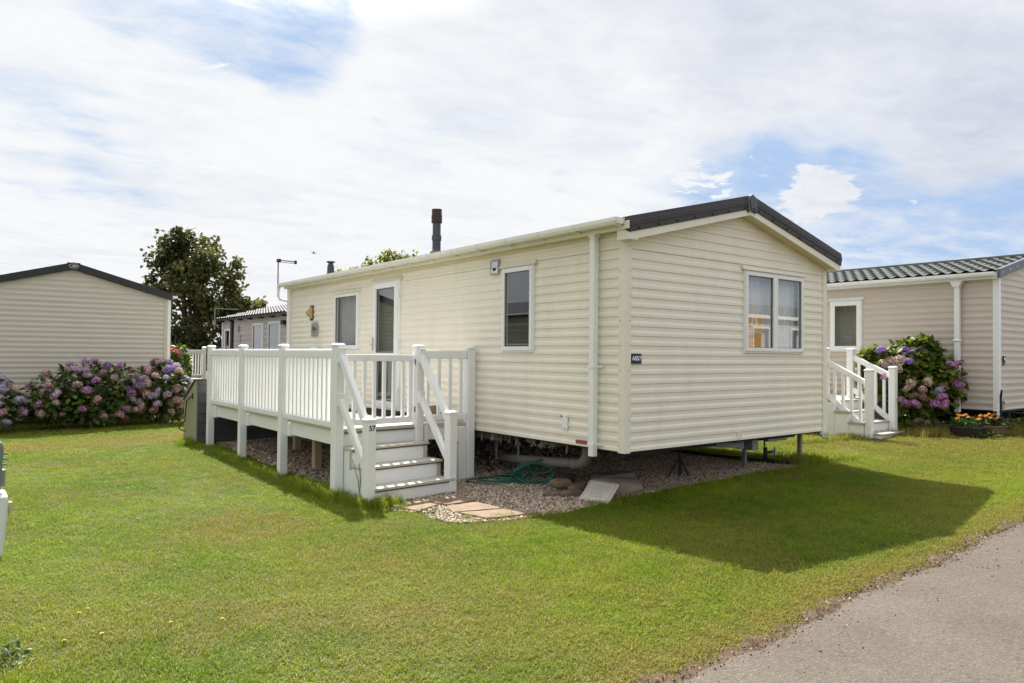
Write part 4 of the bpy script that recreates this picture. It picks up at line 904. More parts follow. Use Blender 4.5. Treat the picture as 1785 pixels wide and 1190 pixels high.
def bush(name, label, cat, centre, size, nleaf, heads, leaf_m, leaf_L=(.09, .15), lobes=None, head_r=(.065, .10), seed=1, rz=0):
    r = np.random.default_rng(seed); cx, cy = centre; g = gz(cx, cy)
    root = thing(name, label, cat, (cx, cy, g), rz)
    sx, sy, sz = size
    lobes = lobes or [(0, 0, .5, 1.0)]
    # lobes: (ox, oy, oz, scale) in units of size
    mb = MB()
    for i in range(nleaf):
        ox, oy, oz, sc = lobes[i % len(lobes)]
        v = r.normal(size=3); v /= np.linalg.norm(v); rad = (.55 + .5 * r.random() ** .6)
        p = np.array([ox * sx + v[0] * sx * .5 * sc * rad, oy * sy + v[1] * sy * .5 * sc * rad, oz * sz + v[2] * sz * .5 * sc * rad])
        if p[2] < .04: p[2] = .04 + .1 * r.random()
        d = v * np.array([1, 1, .4]) + r.normal(size=3) * .45 + np.array([0, 0, .12 - .25 * r.random()]); n = v + np.array([0, 0, .9]) + r.normal(size=3) * .35
        L = leaf_L[0] + (leaf_L[1] - leaf_L[0]) * r.random(); leaf_quad(mb, p, d, n, L, L * .62, float(np.clip(.42 + .25 * r.normal(), 0, 1)))
    mb.build('foliage', leaf_m, root, fix=False, world=False)
    mb = MB()
    for i in range(26):
        ox, oy, oz, sc = lobes[i % len(lobes)]; t = r.random() * 6.28; b = np.array([ox * sx * .5, oy * sy * .5, 0]); e = np.array([ox * sx + .3 * sx * math.cos(t) * sc, oy * sy + .3 * sy * math.sin(t) * sc, oz * sz + sz * .3 * sc])
        mb.tube([tuple(b), tuple((b + e) / 2 + [.03, 0, 0]), tuple(e)], [.011, .009, .006], 5)
    mb.build('stems', M['stem'], root, world=False)
    for i, (px, py, pz, ci) in enumerate(heads):
        me = HEADS[ci][i % 2]; o = bpy.data.objects.new('flower_head', me); S.collection.objects.link(o); o.parent = root
        rad = head_r[0] + (head_r[1] - head_r[0]) * r.random(); o.location = (px, py, pz); o.scale = (rad * (1 + .15 * r.normal()), rad * (1 + .1 * r.normal()), rad); o.rotation_euler = (.5 * r.normal() + .5, .4 * r.normal(), 6.28 * r.random())
    return root
def surf_heads(n, size, lobes, colours, seed, zmin=.15, front_bias=True, mind=.12):
    """heads on the outer surface, mostly on the side that faces the lawn (-y)"""
    r = np.random.default_rng(seed); out = []; sx, sy, sz = size; tries = 0
    while len(out) < n and tries < 6000:
        tries += 1; ox, oy, oz, sc = lobes[r.integers(len(lobes))]; v = r.normal(size=3); v /= np.linalg.norm(v)
        if v[1] > .3 and v[2] < .5: continue
        p = np.array([ox * sx + v[0] * sx * .52 * sc, oy * sy + v[1] * sy * .54 * sc, oz * sz + v[2] * sz * .52 * sc])
        if p[2] < zmin * sz: continue
        inside = False
        for (a, b, c, s2) in lobes:
            q = np.array([(p[0] - a * sx) / (sx * .5 * s2), (p[1] - b * sy) / (sy * .5 * s2), (p[2] - c * sz) / (sz * .5 * s2)])
            if q @ q < .85: inside = True
        if inside: continue
        if any(np.linalg.norm(p - np.array(o[:3])) < mind for o in out): continue
        out.append((p[0], p[1], p[2], colours[r.integers(len(colours))]))
    return out
lb = [(-.22, .05, .48, .75), (.22, 0, .52, .78), (0, .1, .62, .70), (-.38, -.05, .36, .48), (.40, -.05, .40, .5), (.05, -.15, .38, .7)]
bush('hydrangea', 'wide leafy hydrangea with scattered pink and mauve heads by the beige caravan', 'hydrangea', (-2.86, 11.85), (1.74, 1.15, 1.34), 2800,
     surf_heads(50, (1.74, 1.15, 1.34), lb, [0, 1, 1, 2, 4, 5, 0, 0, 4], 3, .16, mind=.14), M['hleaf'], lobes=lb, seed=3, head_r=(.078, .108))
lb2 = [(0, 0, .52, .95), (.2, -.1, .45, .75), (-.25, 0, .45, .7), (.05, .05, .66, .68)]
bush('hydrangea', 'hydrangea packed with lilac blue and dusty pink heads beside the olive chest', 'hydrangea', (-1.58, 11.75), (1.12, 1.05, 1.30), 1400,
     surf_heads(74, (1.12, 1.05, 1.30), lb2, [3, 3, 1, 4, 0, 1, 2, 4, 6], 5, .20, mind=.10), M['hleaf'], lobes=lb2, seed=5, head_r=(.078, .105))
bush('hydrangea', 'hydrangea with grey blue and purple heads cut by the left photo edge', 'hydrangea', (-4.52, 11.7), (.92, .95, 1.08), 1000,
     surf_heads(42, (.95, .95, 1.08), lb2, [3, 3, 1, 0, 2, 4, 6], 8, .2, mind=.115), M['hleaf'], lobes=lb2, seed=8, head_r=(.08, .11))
bush('flowering_shrub', 'leafy green shrub with a crimson flower at the corner of the beige caravan', 'shrub', (-.85, 13.6), (.75, .7, 1.55), 900, [], M['hleaf2'], lobes=[(0, 0, .5, .9), (.1, 0, .75, .6)], seed=9)
mb = MB()
for (x, y, z) in ((-1.0, 13.25, .97), (-.90, 13.2, .92)):
    for k in range(40):
        v = unit(); mb.add([np.array([x, y, z]) + v * .07, np.array([x, y, z]) + v * .04 + unit() * .04, np.array([x, y, z]) + v * .035 + unit() * .04], [(0, 1, 2)], float(rng.random()))
shr = [o for o in S.objects if o.name.startswith('flowering_shrub')][0]
mb.build('flower_head', M['crimson'], shr, fix=False)
lb3 = [(-.18, 0, .58, .72), (.20, 0, .55, .70), (.02, .1, .74, .55), (0, -.1, .40, .72), (.33, 0, .45, .45), (-.36, 0, .74, .34), (.1, 0, .88, .30)]
RB = (1.56, 1.0, 1.42)
hh = [(-.52, -.30, 1.10, 4), (-.38, -.34, 1.13, 4), (-.42, -.36, 1.00, 4), (-.24, -.36, 1.12, 2), (-.60, -.2, 1.46, 2), (-.22, -.2, 1.56, 2), (.10, -.1, 1.36, 2), (-.62, -.36, .86, 5), (.50, -.25, 1.05, 5), (.62, -.25, 1.08, 5), (-.05, -.1, 1.32, 3),
      (-.34, -.50, .62, 4), (-.30, -.52, .72, 4), (-.02, -.50, .74, 4), (-.12, -.52, .60, 0), (-.27, -.55, .48, 6), (-.12, -.55, .46, 6), (-.38, -.52, .35, 5), (-.26, -.56, .34, 5), (-.45, -.5, .42, 0), (.06, -.54, .35, 5), (.20, -.5, .46, 5), (.24, -.5, .36, 5), (.22, -.5, .30, 0), (.18, -.45, .56, 3), (.58, -.3, .70, 5), (.28, -.35, .62, 6), (-.62, -.3, 1.05, 4), (-.05, -.5, -.02, 6), (-.18, -.5, .02, 6)]
hh = [(a, b, c, d) for a, b, c, d in hh]
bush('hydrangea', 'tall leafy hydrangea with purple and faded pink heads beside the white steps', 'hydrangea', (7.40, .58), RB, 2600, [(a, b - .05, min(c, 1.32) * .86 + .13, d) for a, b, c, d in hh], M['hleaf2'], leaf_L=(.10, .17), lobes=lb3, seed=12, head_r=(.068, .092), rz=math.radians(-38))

def tree(name, label, cat, base, clumps, trunk, leaf_m, nleaf, leaf=(.10, .16), seed=1, sprig=.5):
    r = np.random.default_rng(seed); root = thing(name, label, cat, base); B = np.array(base)
    mb = MB()
    top = np.array(trunk[-1][:3])
    mb.tube([tuple(B + np.array(t[:3])) for t in trunk], [t[3] for t in trunk], 9)
    for (x, y, z, rad) in clumps:
        k = r.integers(1, len(trunk)); st = np.array(trunk[k][:3]); e = np.array([x, y, z]); mid = (st + e) / 2 + r.normal(size=3) * .12 + [0, 0, -.12]
        mb.tube([tuple(B + st), tuple(B + mid), tuple(B + e)], [trunk[k][3] * .45, trunk[k][3] * .28, .012], 6)
        for q in range(4):
            f = e + r.normal(size=3) * rad * .55; mb.tube([tuple(B + e * .6 + B * 0 + mid * .4), tuple(B + f)], [.016, .006], 4)
    mb.build('trunk', M['bark'], root)
    mb = MB(); tot = sum(c[3] ** 1.5 for c in clumps)
    for (x, y, z, rad) in clumps:
        n = int(nleaf * rad ** 1.5 / tot); nt = max(3, n // 9); ct = float(np.clip(.40 + .16 * r.normal(), 0, 1))
        for q in range(nt):                                          # twig tufts
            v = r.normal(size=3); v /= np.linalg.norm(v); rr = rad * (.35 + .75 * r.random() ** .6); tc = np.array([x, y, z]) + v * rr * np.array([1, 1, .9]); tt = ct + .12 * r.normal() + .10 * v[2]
            for k in range(9):
                d = r.normal(size=3) * .8 + v * .6 + [0, 0, -.15]; p = tc + r.normal(size=3) * .09; L = leaf[0] + (leaf[1] - leaf[0]) * r.random()
                leaf_quad(mb, B + p, d, r.normal(size=3) * .7 + [0, 0, 1.0], L, L * .75, float(np.clip(tt + .1 * r.normal(), 0, 1)))
    mb.build('crown', leaf_m, root, fix=False); return root
tk = .0213
def tc(u, v, rpx, dy): return ((u - 345) * tk, dy, (640 - v) * tk + .05, rpx * tk)
cl = [tc(*c) for c in [(285, 420, 22, .3), (275, 405, 10, .2), (318, 408, 22, -.3), (345, 412, 20, .4), (330, 440, 34, 0), (372, 445, 28, -.4), (395, 465, 18, .2), (300, 465, 36, .5), (352, 480, 40, -.5), (390, 490, 20, .5),
      (275, 500, 18, .2), (262, 500, 12, -.2), (300, 520, 36, -.6), (345, 530, 42, .6), (385, 525, 26, -.2), (390, 545, 24, .5), (415, 533, 20, -.3), (433, 522, 18, .2), (446, 524, 10, .1), (420, 512, 10, .1), (405, 520, 14, 0), (310, 565, 34, .4), (355, 575, 34, -.6), (300, 600, 24, -.3), (385, 590, 16, .3),
      (330, 610, 26, .3), (365, 605, 16, -.4), (255, 490, 8, .1), (262, 470, 8, 0), (405, 440, 8, .2), (425, 545, 12, .2), (290, 440, 20, -.4), (380, 600, 10, .5), (325, 395, 8, 0), (300, 398, 7, .1)]]
trunk = [(0, 0, -.2, .20), (-.05, .02, .9, .17), (.02, 0, 1.8, .14), (-.1, .05, 2.8, .10), (-.2, 0, 3.8, .06), (-.25, 0, 4.5, .03)]
rot = Matrix.Rotation(math.radians(-38), 3, 'Z')
cl = [tuple(rot @ Vector((c[0], c[1] * 1.6, c[2]))) + (c[3],) for c in cl]
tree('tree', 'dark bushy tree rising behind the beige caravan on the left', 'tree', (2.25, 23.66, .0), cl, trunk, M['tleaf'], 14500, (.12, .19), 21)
bpy.context.view_layer.update()
cl2 = [(-.9, .2, 4.08, .18), (-.45, 0, 4.22, .20), (.02, -.2, 4.42, .22), (.40, .1, 4.48, .18), (.72, .2, 4.50, .16), (-1.2, 0, 3.95, .15), (0, 0, 3.8, .5), (.5, 0, 3.9, .45), (-.7, 0, 3.6, .4), (.86, 0, 4.62, .08), (.1, 0, 4.70, .08), (-.55, 0, 4.42, .07), (-1.4, 0, 4.08, .08)]
cl2 = [tuple(rot @ Vector(c[:3])) + (c[3],) for c in cl2]
tree('tree', 'bright yellow green treetop showing above the cream caravan roof', 'tree', (5.45, 15.1, -.72), cl2, [(0, 0, -.2, .13), (.05, 0, 1.2, .11), (0, .05, 2.4, .08), (0, 0, 3.4, .05)], M['tleaf2'], 2600, (.09, .14), 33)

# flower pots by the right caravan
def pot(x, y, r, h, label, m, seed):
    g = gz(x, y); t = thing('flower_pot', label, 'flower pot', (x, y, g), group='marigold pots beside the hydrangea')
    mb = MB(); mb.lathe([(r * .78, -.02), (r * .97, h * .9), (r * 1.04, h * .9), (r * 1.04, h), (r * .93, h), (r * .9, h - .04)], (x, y, g), 22); mb.build('pot', m, t)
    rr = np.random.default_rng(seed); mb = MB()
    for i in range(240):
        p = np.array([x + rr.normal() * r * .45, y + rr.normal() * r * .45, g + h + rr.random() * .07]); leaf_quad(mb, p, rr.normal(size=3) + [0, 0, .8], unit(), .06 + .05 * rr.random(), .022, float(rr.random()))
    mb.build('foliage', M['mleaf'], t, fix=False)
    for i in range(14):
        a = rr.random() * 6.28; q = r * .8 * math.sqrt(rr.random()); c = np.array([x + q * math.cos(a), y + q * math.sin(a), g + h + .07 + .09 * rr.random()]); mb = MB()
        for ring_ in range(3):
            for k in range(9):
                th = k * .698 + ring_ * .3; rad = .036 - ring_ * .009; d = np.array([math.cos(th), math.sin(th), .15 + .3 * ring_]); s = np.array([-math.sin(th), math.cos(th), 0])
                mb.add([c + [0, 0, ring_ * .006], c + d * rad * .8 + s * .012 + [0, 0, ring_ * .006], c + d * rad + [0, 0, ring_ * .006], c + d * rad * .8 - s * .012 + [0, 0, ring_ * .006]], [(0, 1, 2, 3)], float(rr.random()))
        mb.build('marigold_flower', M['marigold'], t, fix=False)
pot(6.98, -.42, .24, .15, 'wide black pot of marigolds at the foot of the hydrangea', M['pot'], 1)
pot(7.30, -.62, .21, .15, 'clay rimmed pot of marigolds nearer the right caravan corner', M['potrim'], 2)
# standpipe and hose loops by the right caravan
g = gz(7.75, -.62)
sp2 = thing('standpipe', 'black water standpipe with bent top beside the right caravan corner', 'standpipe', (7.72, -.62, g))
mb = MB(); mb.tube([(7.72, -.62, g - .05), (7.72, -.62, .34), (7.70, -.63, .38), (7.62, -.66, .40)], .017, 8); mb.tube([(7.64, -.65, .38), (7.60, -.67, .45)], .014, 6); mb.build('pipe', M['black'], sp2)
mb = MB(); mb.box((7.66, -.70, g - .02), (7.84, -.54, g + .16)); mb.build('meter_box', M['black'], sp2, bevel=.01)
mb = MB(); mb.tube([(7.67, -.60, .02), (7.67, -.60, .26)], .012, 6); mb.tube([(7.67, -.60, .06), (7.67, -.60, .10)], .020, 8); mb.build('valve', M['pvc'], sp2)
hs = MB(); hs.tube([(7.55, -.45, .06), (7.58, -.5, -.05), (7.72, -.62, -.12), (7.95, -.75, -.15), (8.2, -.78, -.16)], .022, 8); hs.tube([(7.55, -.45, .06), (7.54, -.45, g)], .024, 8); hs.tube([(7.40, -.38, .06), (7.42, -.40, -.06), (7.46, -.42, g)], .012, 6)
tag(hs.build('drain_hose', M['black'], smooth=True), 'black drain hoses hanging under the corner of the right caravan', 'hose')

# ------------------------------------------------------------------ things on the gravel
def coil(pts, m, r, name, label, cat):
    mb = MB(); n = len(pts); P = [Vector(p) for p in pts]; out = []
    for i in range(n - 1):
        p0, p1, p2, p3 = P[max(i - 1, 0)], P[i], P[i + 1], P[min(i + 2, n - 1)]
        for k in range(6):
            t = k / 6; out.append(.5 * ((2 * p1) + (-p0 + p2) * t + (2 * p0 - 5 * p1 + 4 * p2 - p3) * t * t + (-p0 + 3 * p1 - 3 * p2 + p3) * t ** 3))
    out.append(P[-1]); mb.tube(out, r, 8); return tag(mb.build(name, m, smooth=True), label, cat)
hp = []
hr = np.random.default_rng(4)
def gh(x, y, h): return (x, y, gz(x, y) + h)
for lap in range(4):                                                # long flat loops
    for k in range(8):
        t = 2 * math.pi * k / 8; w = .36 - .05 * lap + .03 * hr.normal(); hp.append(gh(-.02 + .1 * lap + w * math.cos(t) * .8, 2.05 - .05 * lap + w * math.sin(t) * .55 - .25 * math.cos(t) * .5, .02 + .02 * lap + (.10 if k in (7, 0, 1) else 0) * (lap > 1)))
for k in range(5): t = k / 4; hp.append(gh(.15 + .15 * t, 1.9 - .2 * t, .09 + .13 * math.sin(t * 3)))
for lap in range(3):                                                # upright loops
    for k in range(8): t = 2 * math.pi * k / 8 + .4; hp.append(gh(.20 + .17 * math.cos(t) + .03 * lap, 1.62 - .14 * math.cos(t) + .04 * hr.normal(), .13 + .125 * math.sin(t) + .02 * lap * hr.random()))
hp.append(gh(.42, 1.6, .02)); hp.append(gh(.6, 1.65, .02))
coil(hp, M['hose'], .0115, 'garden_hose', 'green garden hose in loose coils on the gravel beside the waste pipe', 'hose')
def stone(name, x, y, sx, sy, sz, m, label, cat, seed, rz=0, h=0, group=None):
    bm = bmesh.new(); bmesh.ops.create_icosphere(bm, subdivisions=3, radius=1.0); r = np.random.default_rng(seed); ax = [r.normal(size=3) for _ in range(7)]; off = r.random(7) * 6
    for v in bm.verts:
        p = np.array(v.co); d = 1 + sum(.05 * math.sin(a @ p * 2.0 + o) for a, o in zip(ax, off)); q = p * d; q = np.sign(q) * np.abs(q) ** .85
        v.co = (q[0] * sx, q[1] * sy, q[2] * sz)
    me = bpy.data.meshes.new(name); bm.to_mesh(me); bm.free(); me.materials.append(m)
    o = bpy.data.objects.new(name, me); S.collection.objects.link(o); o.location = (x, y, gz(x, y) + sz * .6 + h); o.rotation_euler = (0, 0, rz); return tag(o, label, cat, group)
GRP = 'stones on the gravel'
stone('stone', .16, 1.08, .125, .085, .055, M['rock'], 'rounded ochre stone resting on top of the pile beside the plaque', 'stone', 1, -.5, .065, GRP)
stone('stone', -.0, .98, .15, .06, .035, M['rock'], 'long thin brown stone at the left of the stone pile', 'stone', 2, -.6, 0, GRP)
stone('stone', .11, .85, .15, .065, .045, M['rock'], 'tapered brown stone lying against the left edge of the plaque', 'stone', 3, -.1, 0, GRP)
stone('stone', .30, .98, .13, .09, .055, M['rock'], 'squat dark stone behind the pile next to the plaque', 'stone', 4, .4, .02, GRP)
stone('boulder', .62, .72, .30, .20, .10, M['boulder'], 'large pale boulder behind the leaning stone plaque', 'boulder', 6, -.75)
mb = MB(); g = gz(.35, 1.15); mb.box((.31, 1.10, g), (.40, 1.19, g + .17)); mb.tube([(.355, 1.145, g + .17), (.40, 1.10, g + .22), (.55, 1.3, g + .30)], .012, 6); tag(mb.build('garden_lantern', M['black'], bevel=.01), 'small black garden light standing behind the pile of stones', 'light')
# plaque leaning back on the boulder
pl = thing('stone_plaque', 'pale carved stone plaque leaning against the boulder', 'plaque', (.12, .55, gz(.12, .55)))
g = gz(.1, .5)
a = Vector((.03, .66, g + .012)); b = Vector((.10, .31, g + .012)); up = Vector((.20, .07, .125)); ex = (b - a)
nrm = ex.cross(up).normalized()
if nrm.z < 0: nrm = -nrm
Lx = ex.length; Ly = up.length; exn, eyn = ex.normalized(), up.normalized()
PXf = Matrix(((exn.x, eyn.x, nrm.x, a.x), (exn.y, eyn.y, nrm.y, a.y), (exn.z, eyn.z, nrm.z, a.z), (0, 0, 0, 1)))
Ly = .31
mb = MB(); mb.box((0, 0, -.022), (Lx, Ly, 0), PXf); slab_o = mb.build('slab', M['plaque'], pl, bevel=.006)
mb = MB()
for (x0, y0, x1, y1) in ((.022, .020, Lx - .022, .026), (.022, Ly - .026, Lx - .022, Ly - .020), (.022, .027, .028, Ly - .027), (Lx - .028, .027, Lx - .022, Ly - .027)): mb.box((x0, y0, .0005), (x1, y1, .0022), PXf)
rr_ = np.random.default_rng(3)
for row in range(5):
    y = Ly - .075 - row * .040; x = .06 + .02 * rr_.random() + (.03 if row > 2 else 0); xe = Lx - .06 - (.04 if row > 1 else 0) - .03 * rr_.random()
    while x < xe:
        w = .006 + .012 * rr_.random(); mb.box((x, y - .012, .0005), (x + w * .5, y + .012 * rr_.random(), .0020), PXf); x += w + .004 + (.012 if rr_.random() < .15 else 0)
mb.build('worn_engraving', M['engrave'], pl)
mb = MB(); g = gz(1.05, 1.15); mb.box((.80, 1.05, g - .03), (1.32, 1.28, g + .085)); o = mb.build('concrete_block', M['concrete'], bevel=.008); tag(o, 'flat concrete block on the gravel below the caravan corner', 'block')
# paving slabs
SG = 'sandstone paving slabs at the foot of the steps'
def paving(pts, label, seed):
    mb = MB(); n = len(pts); r = np.random.default_rng(seed); dense = []
    for i in range(n):
        p, q = np.array(pts[i]), np.array(pts[(i + 1) % n])
        for k in range(5): dense.append(p + (q - p) * k / 5 + r.normal(size=2) * .006)
    n = len(dense); top = [(p[0], p[1], gz(*p) + .030 + .002 * r.normal()) for p in dense]; bot = [(p[0], p[1], gz(*p) - .02) for p in dense]
    mb.add(top + bot, [tuple(range(n)), tuple(range(2 * n - 1, n - 1, -1))] + [(i, i + n, (i + 1) % n + n, (i + 1) % n) for i in range(n)])
    tag(mb.build('paving_slab', M['sandstone'], bevel=.004), label, 'paving slab', SG)
paving([(-1.62, 1.66), (-1.28, 1.64), (-1.22, 1.38), (-1.53, 1.24)], 'sandstone slab nearest the lawn beside the left newel post', 1)
paving([(-1.22, 1.62), (-.82, 1.64), (-.80, 1.30), (-1.17, 1.32)], 'shaded sandstone slab directly under the bottom step', 2)
paving([(-1.20, 1.27), (-.86, 1.20), (-.82, .80), (-1.30, .98)], 'tan sandstone slab in the middle of the paving', 3)
paving([(-1.26, .92), (-.80, .76), (-.74, .44), (-1.20, .56)], 'pinkish sandstone slab nearest the lawn edge, lowest in the photo', 4)
# tap under the gable
g = gz(3.2, .54); tp = thing('water_tap', 'water standpipe with blue valve under the right end of the cream caravan', 'tap', (3.2, .54, g))
mb = MB(); mb.tube([(3.2, .54, g - .02), (3.2, .54, g + .05), (3.185, .54, g + .16), (3.15, .54, -.06)], .012, 8); mb.build('pipe', M['greypipe'], tp)
mb = MB(); mb.tube([(3.195, .54, g + .03), (3.19, .54, g + .19)], .026, 8); mb.tube([(3.19, .54, g + .12), (3.27, .50, g + .13)], .018, 8); mb.build('valve', M['black'], tp)
mb = MB(); mb.tube([(3.27, .50, g + .13), (3.31, .48, g + .145)], .015, 8); mb.tube([(3.305, .482, g + .10), (3.305, .482, g + .19)], .010, 6); mb.build('tap_handle', M['blue'], tp)
mb = MB(); pts = [(3.02, 2.2), (3.0, 1.5), (3.02, 1.1), (3.08, .7), (3.18, .3), (3.26, .03)]; mb.tube([(x, y, gz(x, y) + .03) for x, y in pts], .028, 8); tag(mb.build('edging_pipe', M['black'], smooth=True), 'black pipe lying along the gravel edge below the caravan end', 'pipe')
mb = MB(); mb.tube([(3.55, .02, -.02), (3.6, -.02, -.09), (3.66, -.03, -.10), (3.69, -.02, -.03)], .007, 6); tag(mb.build('blue_cable', M['blue']), 'thin blue cable loop hanging at the right corner of the cream caravan', 'cable')

# hook-up box at the left border
ub = thing('utility_box', 'pale grey hook-up box with green cabinet on top at the left photo edge', 'utility box', (-4.95, 1.9, -.6))
g = gz(-4.9, 1.9)
mb = MB(); mb.prism([(-5.20, g - .05), (-4.775, g - .05), (-4.742, g + .42), (-4.755, g + .445), (-5.20, g + .445)], 1.72, 2.05, lambda u, v, w: (u, w, v)); mb.build('box', M['pale'], ub, bevel=.015)
mb = MB(); mb.prism([(-5.20, g + .446), (-4.79, g + .446), (-4.775, g + .80), (-4.80, g + .84), (-5.20, g + .86)], 1.80, 2.05, lambda u, v, w: (u, w, v)); mb.build('cabinet', M['green'], ub, bevel=.015)
mb = MB(); mb.box((-4.742, 1.80, g + .30), (-4.715, 1.85, g + .38)); mb.build('latch', M['timber'], ub, bevel=.004)
mb = MB()
for z in (.66, .70, .74): mb.tube([(-4.80, 1.85, g + z), (-4.752, 1.85, g + z)], .008, 6)
mb.box((-4.785, 1.82, g + .50), (-4.762, 1.90, g + .62)); build_each(mb, 'bolt', M['steel'], ub)
# gull
gb_ = Vector((0, 0, 0)); bi = MB()
bi.tube([gb_ + Vector((-.18, .1, .03)), gb_ + Vector((-.10, .05, .02)), gb_, gb_ + Vector((.12, -.06, -.01)), gb_ + Vector((.2, -.1, -.02))], [.01, .05, .06, .035, .01], 8)
for s in (-1, 1):
    d = Vector((.35, .94, 0)) * s; bi.add([gb_ + Vector((-.06, 0, .03)), gb_ + Vector((.07, 0, .03)), gb_ + d * .26 + Vector((.04, 0, .13)), gb_ + d * .24 + Vector((-.06, 0, .13)), gb_ + d * .50 + Vector((.03, 0, .07))], [(0, 1, 2, 3), (3, 2, 4)])
bi.v = [tuple(Vector(v) * .55 + Vector((6.78, 23.84, 5.05))) for v in bi.v]
tag(bi.build('bird', M['bird']), 'tiny gull gliding in the pale sky left of the roof flues', 'bird')

# ------------------------------------------------------------------ ground, path, gravel, grass
NPH = [rng.random(8) * 6.28 for _ in range(3)]
def wob(t, s): return .022 * math.sin(t * 3.1 + s[0]) + .012 * math.sin(t * 9.3 + s[1]) + .008 * math.sin(t * 23.7 + s[2]) + .006 * math.sin(t * 51 + s[3])
def path_edge(x): return -2.70 + .012 * (x) + wob(x, NPH[0]) - (.0 if x > -2 else .02 * (x + 2) ** 2 * .3)
GRAV = [(-1.50, 1.24), (-1.50, .72), (-1.0, .42), (-.48, .32), (.46, .43), (1.15, .36), (1.85, .31), (2.5, .22), (3.22, .09), (3.08, .6), (3.0, 1.3), (3.02, 2.4), (3.1, 8.3), (-1.66, 8.3), (-1.66, 7.2), (-1.70, 5.5), (-1.66, 4.0), (-1.62, 2.7), (-1.62, 1.75), (-1.66, 1.5)]
def densify(poly, step, amp, s):
    out = []; n = len(poly)
    for i in range(n):
        p, q = np.array(poly[i]), np.array(poly[(i + 1) % n]); k = max(1, int(np.linalg.norm(q - p) / step))
        for j in range(k):
            c = p + (q - p) * j / k; out.append((c[0] + amp * wob(c[0] * 1.3 + c[1] * 2, s), c[1] + amp * wob(c[0] * 2 + c[1] + 2, s)))
    return out
GRAVD = densify(GRAV, .12, 1.0, NPH[1])
def in_poly(P, poly):
    x, y = P[:, 0], P[:, 1]; ins = np.zeros(len(P), bool); n = len(poly)
    for i in range(n):
        (x1, y1), (x2, y2) = poly[i], poly[(i + 1) % n]
        c = ((y1 > y) != (y2 > y)) & (x < (x2 - x1) * (y - y1) / (y2 - y1 + 1e-12) + x1); ins ^= c
    return ins
def poly_dist(P, poly):
    d = np.full(len(P), 1e9); n = len(poly); A = np.array(poly)
    for i in range(n):
        a, b = A[i], A[(i + 1) % n]; ab = b - a; t = np.clip(((P - a) @ ab) / (ab @ ab + 1e-12), 0, 1); q = a + t[:, None] * ab; d = np.minimum(d, np.linalg.norm(P - q, axis=1))
    return d
def grass_colour(N, L):
    """shared colour of the lawn: green with drier straw and brown patches, by place"""
    geo = N.new('ShaderNodeNewGeometry'); sep = N.new('ShaderNodeSeparateXYZ'); L.new(geo.outputs['Position'], sep.inputs[0])
    flat = N.new('ShaderNodeCombineXYZ'); L.new(sep.outputs[0], flat.inputs[0]); L.new(sep.outputs[1], flat.inputs[1])
    def noise(sc, det, off):
        mp = N.new('ShaderNodeMapping'); mp.inputs['Location'].default_value = off; L.new(flat.outputs[0], mp.inputs[0])
        n = N.new('ShaderNodeTexNoise'); n.inputs['Scale'].default_value = sc; n.inputs['Detail'].default_value = det; n.inputs['Roughness'].default_value = .6; L.new(mp.outputs[0], n.inputs['Vector']); return n.outputs['Fac']
    def m(op, a, b, clamp=False):
        n = N.new('ShaderNodeMath'); n.operation = op; n.use_clamp = clamp
        for i, v in enumerate((a, b)):
            if isinstance(v, (int, float)): n.inputs[i].default_value = v
            else: L.new(v, n.inputs[i])
        return n.outputs[0]
    def mr(v, a, b, c=0, d=1):
        n = N.new('ShaderNodeMapRange'); n.interpolation_type = 'SMOOTHSTEP'; L.new(v, n.inputs['Value']); n.inputs['From Min'].default_value = a; n.inputs['From Max'].default_value = b; n.inputs['To Min'].default_value = c; n.inputs['To Max'].default_value = d; return n.outputs[0]
    def spot(x, y, r):
        d = N.new('ShaderNodeVectorMath'); d.operation = 'DISTANCE'; L.new(flat.outputs[0], d.inputs[0]); d.inputs[1].default_value = (x, y, 0); return mr(d.outputs['Value'], r, r * .2)
    dry = mr(m('ADD', m('MULTIPLY', noise(.55, 4, (3, 1, 0)), .6), m('MULTIPLY', noise(2.6, 4, (0, 5, 0)), .4)), .43, .60)
    edge = mr(sep.outputs[1], -2.15, -2.66, 0, .85)
    worn = m('MULTIPLY', mr(m('ABSOLUTE', m('SUBTRACT', sep.outputs[1], 8.8), 0), 1.3, .25), mr(sep.outputs[0], -.5, -2.2))
    brown = m('MULTIPLY', m('ADD', m('ADD', spot(-2.9, -.5, 1.5), spot(-3.1, 1.6, 1.0)), spot(7, -3, 3)), .55)
    far_r = m('MULTIPLY', m('MULTIPLY', mr(sep.outputs[0], 3.2, 5.5), mr(sep.outputs[1], -2.8, 0)), .65)
    dryf = m('ADD', m('ADD', m('MULTIPLY', dry, .58), edge), m('ADD', m('ADD', m('MULTIPLY', worn, .75), m('MULTIPLY', brown, .9)), far_r), True)
    tone = noise(7, 5, (2, 2, 0))
    return dryf, tone, m, mr, noise
